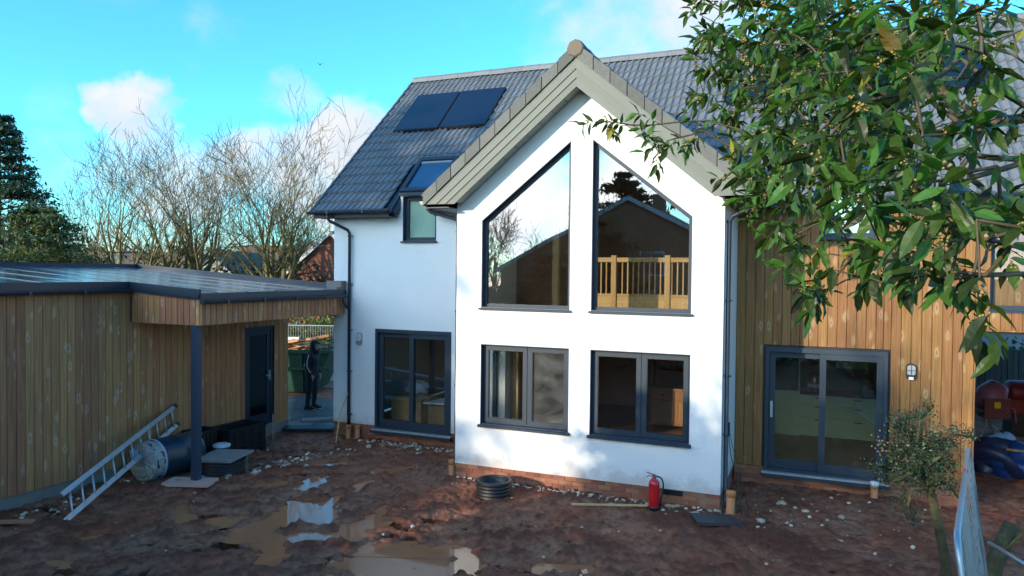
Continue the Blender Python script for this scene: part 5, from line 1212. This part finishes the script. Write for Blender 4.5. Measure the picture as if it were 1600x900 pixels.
# houses beyond
def far_house(label, loc, rz, w, l, eave, ridge, wallm, roofm, windows=(), chimney=False, gable_m=None, name='distant_house'):
    t = thing(name, label, 'house', loc, rz); e = .25
    part('wall', MB().add([(-w / 2, -l / 2, 0), (w / 2, -l / 2, 0), (w / 2, l / 2, 0), (-w / 2, l / 2, 0), (-w / 2, -l / 2, eave), (w / 2, -l / 2, eave), (w / 2, l / 2, eave), (-w / 2, l / 2, eave), (0, -l / 2, ridge - .08), (0, l / 2, ridge - .08)],
         [(0, 1, 5, 8, 4), (2, 3, 7, 9, 6), (1, 2, 6, 5), (3, 0, 4, 7)]), wallm, t)
    k = (ridge - eave) / (w / 2); x1 = w / 2 + e; z1 = eave - k * e
    rf = part('roof', MB().add([(s_ * x, y, z) for y in (-l / 2 - e, l / 2 + e) for s_, x, z in ((-1, x1, z1), (1, 0, ridge), (1, x1, z1), (1, x1, z1 - .15), (1, 0, ridge - .15), (-1, x1, z1 - .15))],
         [(0, 1, 7, 6), (1, 2, 8, 7), (2, 3, 9, 8), (3, 4, 10, 9), (4, 5, 11, 10), (5, 0, 6, 11), (5, 4, 1, 0), (4, 3, 2, 1), (6, 7, 10, 11), (7, 8, 9, 10)]), roofm, t)
    for s_ in (-1, 1): part('barge_board', MB().beam((s_ * x1, -l / 2 - e - .02, z1 - .1), (0, -l / 2 - e - .02, ridge - .1), .04, .2, up=(0, 1, 0) if False else (0, 0, 1)), M['white'], t)
    for x, z, ww, hh in windows:
        f = part('window', MB().panel((0, -l / 2 - .02, 0), X, Z, rect(x - ww / 2, x + ww / 2, z, z + hh), [rect(x - ww / 2 + .07, x - .03, z + .07, z + hh - .07), rect(x + .03, x + ww / 2 - .07, z + .07, z + hh - .07)], .06), M['white'], t)
        g = MB().panel((0, -l / 2 - .005, 0), X, Z, rect(x - ww / 2 + .05, x + ww / 2 - .05, z + .05, z + hh - .05), (), .02).build('pane', M['blue_glass'], f); g.location = (0, 0, 0)
    if chimney: MB().box(-.35, .35, l / 4, l / 4 + .6, ridge - .5, ridge + .9).build('chimney', wallm, rf).location = (0, 0, 0)
    return t
M['nbrick'] = mat('neighbour_brick', (.42, .20, .115), .9, noise=(3, .15))
M['farbrick'] = mat('far_brick', (.28, .11, .075), .9, noise=(3, .2)); M['brownroof'] = mat('brown_roof_tiles', (.13, .085, .06), .85, noise=(2, .25), bump=(8, .5)); M['farwhite'] = mat('far_white_wall', (.62, .60, .55), .85)
vx = math.atan2(-.383, .923)
far_house('white gabled house peak just showing over the outbuilding roof', gpos(367, 50), R(20), 6.2, 8, 2.0, 4.95, M['farwhite'], M['brownroof'], [(0, 2.4, .9, .8)])
hh_ = far_house('low house with a row of solar panels on its roof beyond the bare trees', gpos(255, 62), R(112), 7, 12, 2.6, 5.0, M['farbrick'], M['brownroof'])
for k in range(5):
    sx = Vector((0, 1, 0)); sl = Vector((-3.5, 0, 2.4)).normalized() if False else Vector((1.75, 0, -1.2)).normalized()
    part('solar_panel', MB().obox(Vector((1.75, -2.4 + k * 1.15, 3.86)), sx * .55, sl * 1.35, Vector((1.2, 0, 1.75)).normalized() * .04), mat('far_solar', (.03, .05, .12), .2) if k == 0 else bpy.data.materials['far_solar'], hh_)
far_house('brown roofed brick house close behind the white house corner', gpos(560, 47), R(14), 9.5, 9, 1.8, 6.0, M['farbrick'], M['brownroof'], [], True)
far_house('long brown roof of a house beyond the twin trunked bare tree', gpos(452, 66), R(105), 7.5, 9, 2.6, 5.9, M['farbrick'], M['brownroof'])
far_house('brick neighbour house standing opposite, seen only as a reflection in the tall windows', (-2.9, -29.5, -.3), R(180), 14, 10, 4.0, 7.6, M['nbrick'], M['brownroof'], [(-3.5, 1.0, 1.6, 1.3), (3.2, 1.0, 1.6, 1.3), (-1.2, 3.6, 1.3, 1.2), (2.6, 3.6, 1.3, 1.2)], True, name='neighbour_house')
# street lamp and bird
p = gpos(177, 58); t = thing('street_lamp', 'grey street lamp post beyond the outbuilding roof', 'street lamp', p)
part('post', MB().tube([(0, 0, 0), (0, 0, 4.3)], [.09, .06], 8), M['zinc'], t); part('lamp_head', MB().lathe([(0, 4.28), (.22, 4.32), (.36, 4.45), (.28, 4.58), (0, 4.66)], 12), M['white'], t)
p = at(500, 101, 45); t = thing('bird', 'small dark bird flying in the blue sky', 'bird', p, R(40))
part('body', MB().lathe([(0, -.12), (.03, -.08), (.045, 0), (.03, .08), (0, .14)], 8, axis='y'), M['black'], t)
for s_ in (-1, 1): part('wing', MB().add([(0, -.05, 0), (0, .06, 0), (s_ * .17, .03, .12), (s_ * .30, -.06, .07), (s_ * .15, -.08, .10), (0, 0, -.015)], [(0, 1, 2, 4), (4, 2, 3), (0, 4, 5), (1, 5, 2)]), M['black'], t)

# trees behind the camera: they throw the shade over the yard and stand in the reflections
bt = 'trees on the far side of the yard'
for k, (x, y, h, rad) in enumerate(((-17.6, -22, 14.6, 3.7), (-14.2, -21, 13.4, 3.5), (-21, -24, 12, 3.2), (-11.6, -19.5, 6.6, 2.3))):
    conifer(['tall dense evergreen tree across the yard, second from the far end', 'dense evergreen tree across the yard beside the tallest one', 'tallest dense evergreen tree across the yard', 'short bushy evergreen tree across the yard'][k], (x, y, -.3), h, rad, 40 + k, M['needle'], bt, 20, -.1, .22, 30, base=.04, shape=1.6)
conifer('dark cedar rising behind the roof of the neighbour house opposite', (-6.9, -40, -.3), 11.0, 4.6, 50, M['needle'], bt, 12, -.05, .2, 30, base=.4, shape=1.4)
bare_tree('bare tree across the yard beside the neighbour house, left of the house as reflected', (-15.5, -20, -.3), 4.8, 5, 61, bt, .55, .02, 1.2)
bare_tree('bare tree behind the neighbour house opposite', (-15.5, -36, -.3), 5.2, 5, 62, bt, .5, .02)
conifer('unseen leafy shrub left of the camera, added to shade the gable', (-1.7, -9.7, -.3), 4.3, 1.6, 71, M['ivy'], bt, 14, -.1, .09, 26, 'evergreen_bush', .06, 1.5)  # stands out of frame; added to throw shade on the gable's lower right
bare_tree('bare many twigged tree across the yard nearest the camera', (-.9, -12.2, -.3), 3.7, 5, 63, bt, .45, .008, 1.6)
conifer('unseen ivy bush under the nearest bare tree, added to shade the right cladding', (-.9, -12.4, -.3), 5.5, 1.8, 72, M['ivy'], bt, 14, -.1, .09, 24, 'evergreen_bush', .06, 1.5)  # out of view; added and sized to shade the lower right cladding
mass('shade_hedge', [(-16, -15.5, -.3), (-8, -15.5, -.3), (4, -16.5, -.3), (14, -17, -.3)], 3.2, .5, 16000, .16, M['ivy'], 8)  # unseen hedge, added and kept low to shade the ground

# the small evergreen shrub at the right, mossy forked stem
M['bark2'] = mat('shrub_bark', (.075, .06, .03), .9, noise=(7, .5), col2=(.10, .09, .035), bump=(30, .9))
t = thing('evergreen_shrub', 'small straggly evergreen shrub with a mossy bare stem in front of the right wall', 'shrub', (7.22, -1.62, gz(7.22, -1.62) - .05))
o0 = Vector(t.location); r = random.Random(12); T, F = MB(), MB()
def L3(x, y, dep): return at(x, y, dep) - o0
stem = [Vector((.0, 0, 0)), L3(1478, 880, 8.35), L3(1462, 800, 8.3), L3(1452, 760, 8.25), L3(1440, 735, 8.25), L3(1432, 700, 8.2), L3(1438, 655, 8.2), L3(1440, 632, 8.2)]
T.tube(stem, [.062, .054, .05, .044, .036, .022, .012, .005], 10)
limbs = [(5, [(1415, 712), (1390, 700), (1372, 690)]), (4, [(1420, 740), (1395, 735), (1375, 728), (1362, 722)]), (5, [(1452, 690), (1478, 682), (1500, 680), (1528, 684)]), (4, [(1462, 718), (1480, 705), (1490, 690)]), (5, [(1425, 680), (1410, 668), (1400, 660)]), (6, [(1428, 650), (1405, 658), (1396, 668)]),
         (3, [(1470, 755), (1488, 765), (1498, 780)]), (4, [(1405, 748), (1385, 755), (1370, 742)]), (3, [(1425, 765), (1418, 790), (1428, 815)]), (6, [(1452, 640), (1458, 634)]), (5, [(1455, 705), (1468, 725), (1490, 745)]), (4, [(1478, 735), (1492, 720)])]
for i0, pl in limbs:
    pts = [stem[i0]]; 
    for k, (x, y) in enumerate(pl): pts.append(L3(x, y, 8.2 + r.uniform(-.25, .25)))
    T.tube(pts, [.02 * (1 - k / (len(pts) + 1)) + .004 for k in range(len(pts))], 5, cap=False)
    for a_, b_ in zip(pts, pts[1:]):
        n = max(2, int((b_ - a_).length / .035))
        for k in range(n):
            c = a_.lerp(b_, k / n) + rv(r) * r.uniform(0, .05); e_ = c + (rv(r) + Vector((0, 0, .3))) * r.uniform(.04, .14)
            T.tube([a_.lerp(b_, k / n), e_], [.004, .002], 3, cap=False); spray(F, c.lerp(e_, .6), .034, r, 16, .019, 1.0)
for _ in range(70):
    c = L3(r.gauss(1432, 30), r.gauss(708, 28), 8.2 + r.gauss(0, .14)); T.tube([c, c + rv(r) * .15, stem[5].lerp(c, .5)], [.003, .003, .004], 3, cap=False); spray(F, c, .055, r, 40, .019, 1.0)
part('stem', T, M['bark2'], t); part('foliage', F, mat('shrub_leaves', (.018, .046, .018), .45, attr=.7, hue=.07), t)
bp = MB(); [bp.add([c + Vector((0, 0, .012)), c + Vector((.012, 0, -.006)), c + Vector((-.008, .01, -.006)), c + Vector((-.008, -.01, -.006))], [(0, 1, 2), (0, 2, 3), (0, 3, 1), (1, 3, 2)]) for c in [L3(r.uniform(1360, 1390), r.uniform(672, 715), 8.1) for _ in range(18)]]
part('berries', bp, M['orange'], t, kind='stuff')
t = thing('cut_branch', 'thick mossy cut branch stub rising from the mud behind the mesh fence', 'branch stub', at(1545, 905, 8.5)); o0 = Vector(t.location)
part('stub', MB().tube([(-.1, .1, -.35), (0, 0, 0), at(1566, 850, 8.5) - o0, at(1582, 818, 8.5) - o0], [.13, .105, .09, .085], 12), M['bark2'], t)
a0 = at(1560, 865, 8.5) - o0
for k in range(5): part('twig', MB().tube([a0, at(1585 + 8 * k, 850 - 9 * k, 8.3) - o0, at(1620 + 6 * k, 838 - 16 * k, 8.2) - o0], [.01, .006, .003], 4, cap=False), M['bark'], t)

# ------------------------------------------------------------------ the bay tree that hangs into the picture
BR = random.Random(77)
bay = thing('bay_tree', 'leafy bay laurel branches with pale bud clusters hanging across the upper right', 'tree', (11.2, -9.3, -.3)); b0 = Vector(bay.location)
M['bay'] = mat('bay_leaf', (.050, .098, .017), .38, attr=.8, hue=.06, noise=(14, .16), spec=.32, trans=(.30, (1.3, 1.45, .35)))
M['bayold'] = mat('bay_leaf_yellow', (.24, .20, .03), .4, attr=.4, hue=.05, trans=(.4, (1.2, 1.1, .4)))
M['baytwig'] = mat('bay_twig', (.085, .066, .034), .8, noise=(20, .3)); M['bud'] = mat('bay_buds', (.30, .21, .06), .6, rnd=.2, attr=.3)
def leaf_geo(seed):
    r = random.Random(seed); n = 7; L_, Wd = 1.0, r.uniform(.32, .44); bend = r.uniform(-.12, .42); fold = r.uniform(.18, .48); tw_ = r.uniform(-.55, .55); wav = r.uniform(.01, .035); v, f = [], []
    for i in range(n):
        u = i / (n - 1); w_ = Wd * .5 * (math.sin(math.pi * u ** .85) ** .8) * (1 - .12 * u) if 0 < i < n - 1 else .012; zc = -bend * u * u; a = tw_ * u
        for s_ in (-1, 0, 1):
            x = s_ * w_; z = abs(s_) * w_ * fold + zc + wav * math.sin(u * 14 + s_) * abs(s_); v.append((x * math.cos(a) - 0 * a, u * L_, z + x * math.sin(a)))
    for i in range(n - 1): f += [(i * 3, i * 3 + 1, i * 3 + 4, i * 3 + 3), (i * 3 + 1, i * 3 + 2, i * 3 + 5, i * 3 + 4)]
    v += [(-.012, -.09, .01), (.012, -.09, .01)]; k = len(v); f.append((k - 2, k - 1, 2, 0)); return v, f
LEAVES = [leaf_geo(i) for i in range(12)]
# where the foliage hangs: centre and reach in the picture, depth range, number of sprigs
BL = [((1250, 60), (120, 70), (3.5, 4.5), 30), ((1400, 80), (150, 80), (3.1, 4.3), 32), ((1320, 220), (130, 80), (3.0, 4.2), 28), ((1130, 60), (45, 60), (3.5, 4.3), 14), ((1190, 90), (70, 80), (3.2, 4.2), 30), ((1125, 180), (50, 32), (3.4, 4.2), 9), ((1060, 205), (42, 18), (3.6, 4.1), 7), ((1195, 255), (45, 45), (3.2, 4.0), 13), ((1215, 330), (38, 28), (3.0, 3.8), 8),
      ((1280, 60), (90, 60), (2.4, 3.9), 34), ((1300, 170), (90, 80), (2.0, 3.6), 36), ((1260, 260), (80, 60), (2.2, 3.6), 24), ((1270, 340), (50, 40), (2.3, 3.2), 11), ((1400, 60), (80, 60), (1.6, 3.6), 26), ((1410, 150), (70, 60), (1.5, 3.4), 17), ((1360, 250), (80, 60), (1.6, 3.2), 18), ((1420, 320), (80, 50), (1.6, 2.8), 13),
      ((1510, 50), (90, 50), (1.5, 3.6), 15), ((1540, 150), (60, 60), (1.7, 3.5), 9), ((1500, 250), (90, 40), (1.5, 3.0), 9), ((1500, 330), (90, 40), (1.3, 2.4), 11), ((1330, 405), (60, 22), (2.0, 2.8), 7), ((1285, 462), (32, 12), (2.3, 2.8), 6), ((1440, 395), (70, 35), (1.4, 2.2), 9), ((1490, 440), (60, 20), (1.3, 1.9), 5), ((1570, 380), (45, 50), (1.3, 2.0), 6), ((1580, 290), (40, 50), (1.5, 2.6), 5)]
nodes = []                                              # point, parent, children count
def add_node(p, par): nodes.append([p, par, 0]); return len(nodes) - 1
root = add_node(Vector((11.2, -9.3, 1.6)), -1)
k1 = add_node(at(2050, 330, 3.4), root); k2 = add_node(at(1820, 240, 2.9), k1)
for chain in ([(1700, 160, 2.7), (1590, 90, 2.6), (1480, 40, 2.9), (1360, 20, 3.3), (1230, 30, 3.7)], [(1720, 200, 2.3), (1600, 165, 2.1), (1555, 138, 2.05), (1500, 90, 2.1)], [(1720, 270, 2.5), (1610, 250, 2.5), (1480, 235, 2.7), (1350, 215, 3.0), (1230, 215, 3.5), (1110, 190, 3.8), (1040, 193, 3.85), (985, 195, 3.85), (945, 190, 3.85)],
              [(1740, 340, 2.2), (1640, 350, 1.9), (1530, 350, 1.8), (1420, 350, 2.1), (1300, 340, 2.6)], [(1740, 420, 1.9), (1640, 430, 1.6), (1540, 430, 1.5), (1440, 430, 1.7), (1350, 430, 2.2), (1290, 455, 2.4)], [(1700, 60, 3.2), (1560, 20, 3.4), (1420, -30, 3.6), (1250, -20, 4.0), (1130, 20, 4.1)]):
    q = k2
    for c in chain: q = add_node(at(*c), q)
nmain = len(nodes)
sprigs = []
for (cx, cy), (sx, sy), (d0, d1), n in BL:
    for _ in range(int(n * (1.12 if 1150 < cx < 1460 and cy < 300 else .95))): sprigs.append(at(cx + BR.uniform(-1, 1) * sx, cy + BR.uniform(-1, 1) * sy, BR.uniform(d0, d1)))
sprigs += [at(x, y, d_) for x, y, d_ in ((930, 190, 3.85), (950, 194, 3.84), (972, 196, 3.86), (1003, 203, 3.84), (1025, 232, 3.8), (1030, 240, 3.8), (1085, 10, 4.2), (1100, 5, 4.15), (1110, 40, 4.1))]
rootp = nodes[k2][0]; sprigs.sort(key=lambda p: (p - rootp).length); leafnodes = []
for p in sprigs:
    best, bd_ = None, 1e9
    for i, (q, par, _) in enumerate(nodes):
        if i < 2: continue
        d_ = (p - q).length + .35 * (q - rootp).length
        if (p - q).length > .02 and d_ < bd_: best, bd_ = i, d_
    q = nodes[best][0]
    if (p - q).length > .32: best = add_node(q.lerp(p, .5) + rv(BR) * .05 - Vector((0, 0, .02)), best)
    leafnodes.append(add_node(p, best))
for i in range(len(nodes) - 1, 0, -1): nodes[nodes[i][1]][2] += 1 + nodes[i][2] if nodes[i][1] >= 0 else 0
tw, tb = MB(), MB()
for i, (p, par, c) in enumerate(nodes):
    if par < 0: continue
    q, cq = nodes[par][0], nodes[par][2]; ra = .0018 + .0013 * c ** .5; rb = .0018 + .0013 * min(cq, c + 1) ** .5
    if i < nmain: ra, rb = ra * .85, rb * .85
    mid = q.lerp(p, .5) + rv(BR) * (p - q).length * .05
    (tb if c > 12 else tw).tube([q - b0, mid - b0, p - b0], [min(rb, ra * 1.3), (ra + rb) / 2, ra], 6 if c > 12 else 4, cap=False)
part('branches', tb, M['baytwig'], bay); part('twigs', tw, M['baytwig'], bay, kind='stuff')
part('trunk', MB().tube([(0, 0, 0), (.05, .05, 1.0), (0, 0, 1.95), (-.3, .1, 2.8)], [.13, .11, .09, .06], 12), M['bark'], bay)
lv, buds = [], MB()
def frame(y_, up):
    y_ = y_.normalized(); x_ = y_.cross(up); x_ = x_.normalized() if x_.length > .05 else y_.orthogonal().normalized(); z_ = x_.cross(y_); return Matrix((x_, y_, z_)).transposed()
for i in leafnodes:
    p = nodes[i][0]; ax = (p - nodes[nodes[i][1]][0]).normalized(); ax = (ax + rv(BR) * .45 + Vector((0, 0, .05))).normalized(); l_ = BR.uniform(.07, .15)
    nl = BR.randint(7, 11); e = p + ax * l_; tw2 = (p - b0, e - b0)
    s0 = ax.orthogonal().normalized(); s1 = ax.cross(s0)
    for k in range(nl):
        a = k * 2.4 + BR.uniform(-.3, .3); u = k / (nl - 1); side = s0 * math.cos(a) + s1 * math.sin(a); d_ = (side * BR.uniform(.75, 1.1) + ax * (.15 + .75 * u) - Vector((0, 0, BR.uniform(.0, .55)))).normalized()
        lv.append((p.lerp(e, u), frame(d_, Vector((0, 0, 1)) + rv(BR) * .75), BR.uniform(.054, .088), BR.randrange(12), BR.random()))
    for _ in range(BR.choice((0, 1, 2, 2))):
        cc_ = p.lerp(e, BR.random() * .8) + rv(BR) * .012 - b0
        for _ in range(BR.randint(5, 13)):
            c = cc_ + rv(BR) * BR.uniform(.003, .015); s_ = BR.uniform(.0034, .0052); buds.cur = BR.random()
            buds.add([c + Vector(v) * s_ for v in ((1, 0, 0), (-1, 0, 0), (0, 1, 0), (0, -1, 0), (0, 0, 1), (0, 0, -1))], [(0, 2, 4), (2, 1, 4), (1, 3, 4), (3, 0, 4), (2, 0, 5), (1, 2, 5), (3, 1, 5), (0, 3, 5)], True)
part('bud_cluster', buds, M['bud'], bay, kind='stuff')
lv.sort(key=lambda t_: (t_[0] - CAM).length / t_[2])
variants = []
for k in range(24):
    b = MB(); b.cur = (k * .618) % 1; b.add(*LEAVES[k % 12], False); variants.append(b.mesh('leaf', M['bay'] if k % 24 else M['bayold']))
for k, (p, fm, s_, vi, rd) in enumerate(lv[:300]):
    o = link('leaf', variants[vi + 12 * (rd > .2)] if rd > .12 or vi == 0 else variants[1 + k % 11], bay, loc=p - b0); o.rotation_euler = fm.to_euler(); o.scale = (s_, s_, s_)
F, FO = MB(), MB()
for p, fm, s_, vi, rd in lv[300:]:
    b = FO if rd > .982 else F; b.cur = rd; V__, F__ = LEAVES[vi]; b.add([p - b0 + fm @ (Vector(v) * s_) for v in V__], F__, False)
part('foliage', F, M['bay'], bay, kind='stuff'); part('yellow_foliage', FO, M['bayold'], bay, kind='stuff')
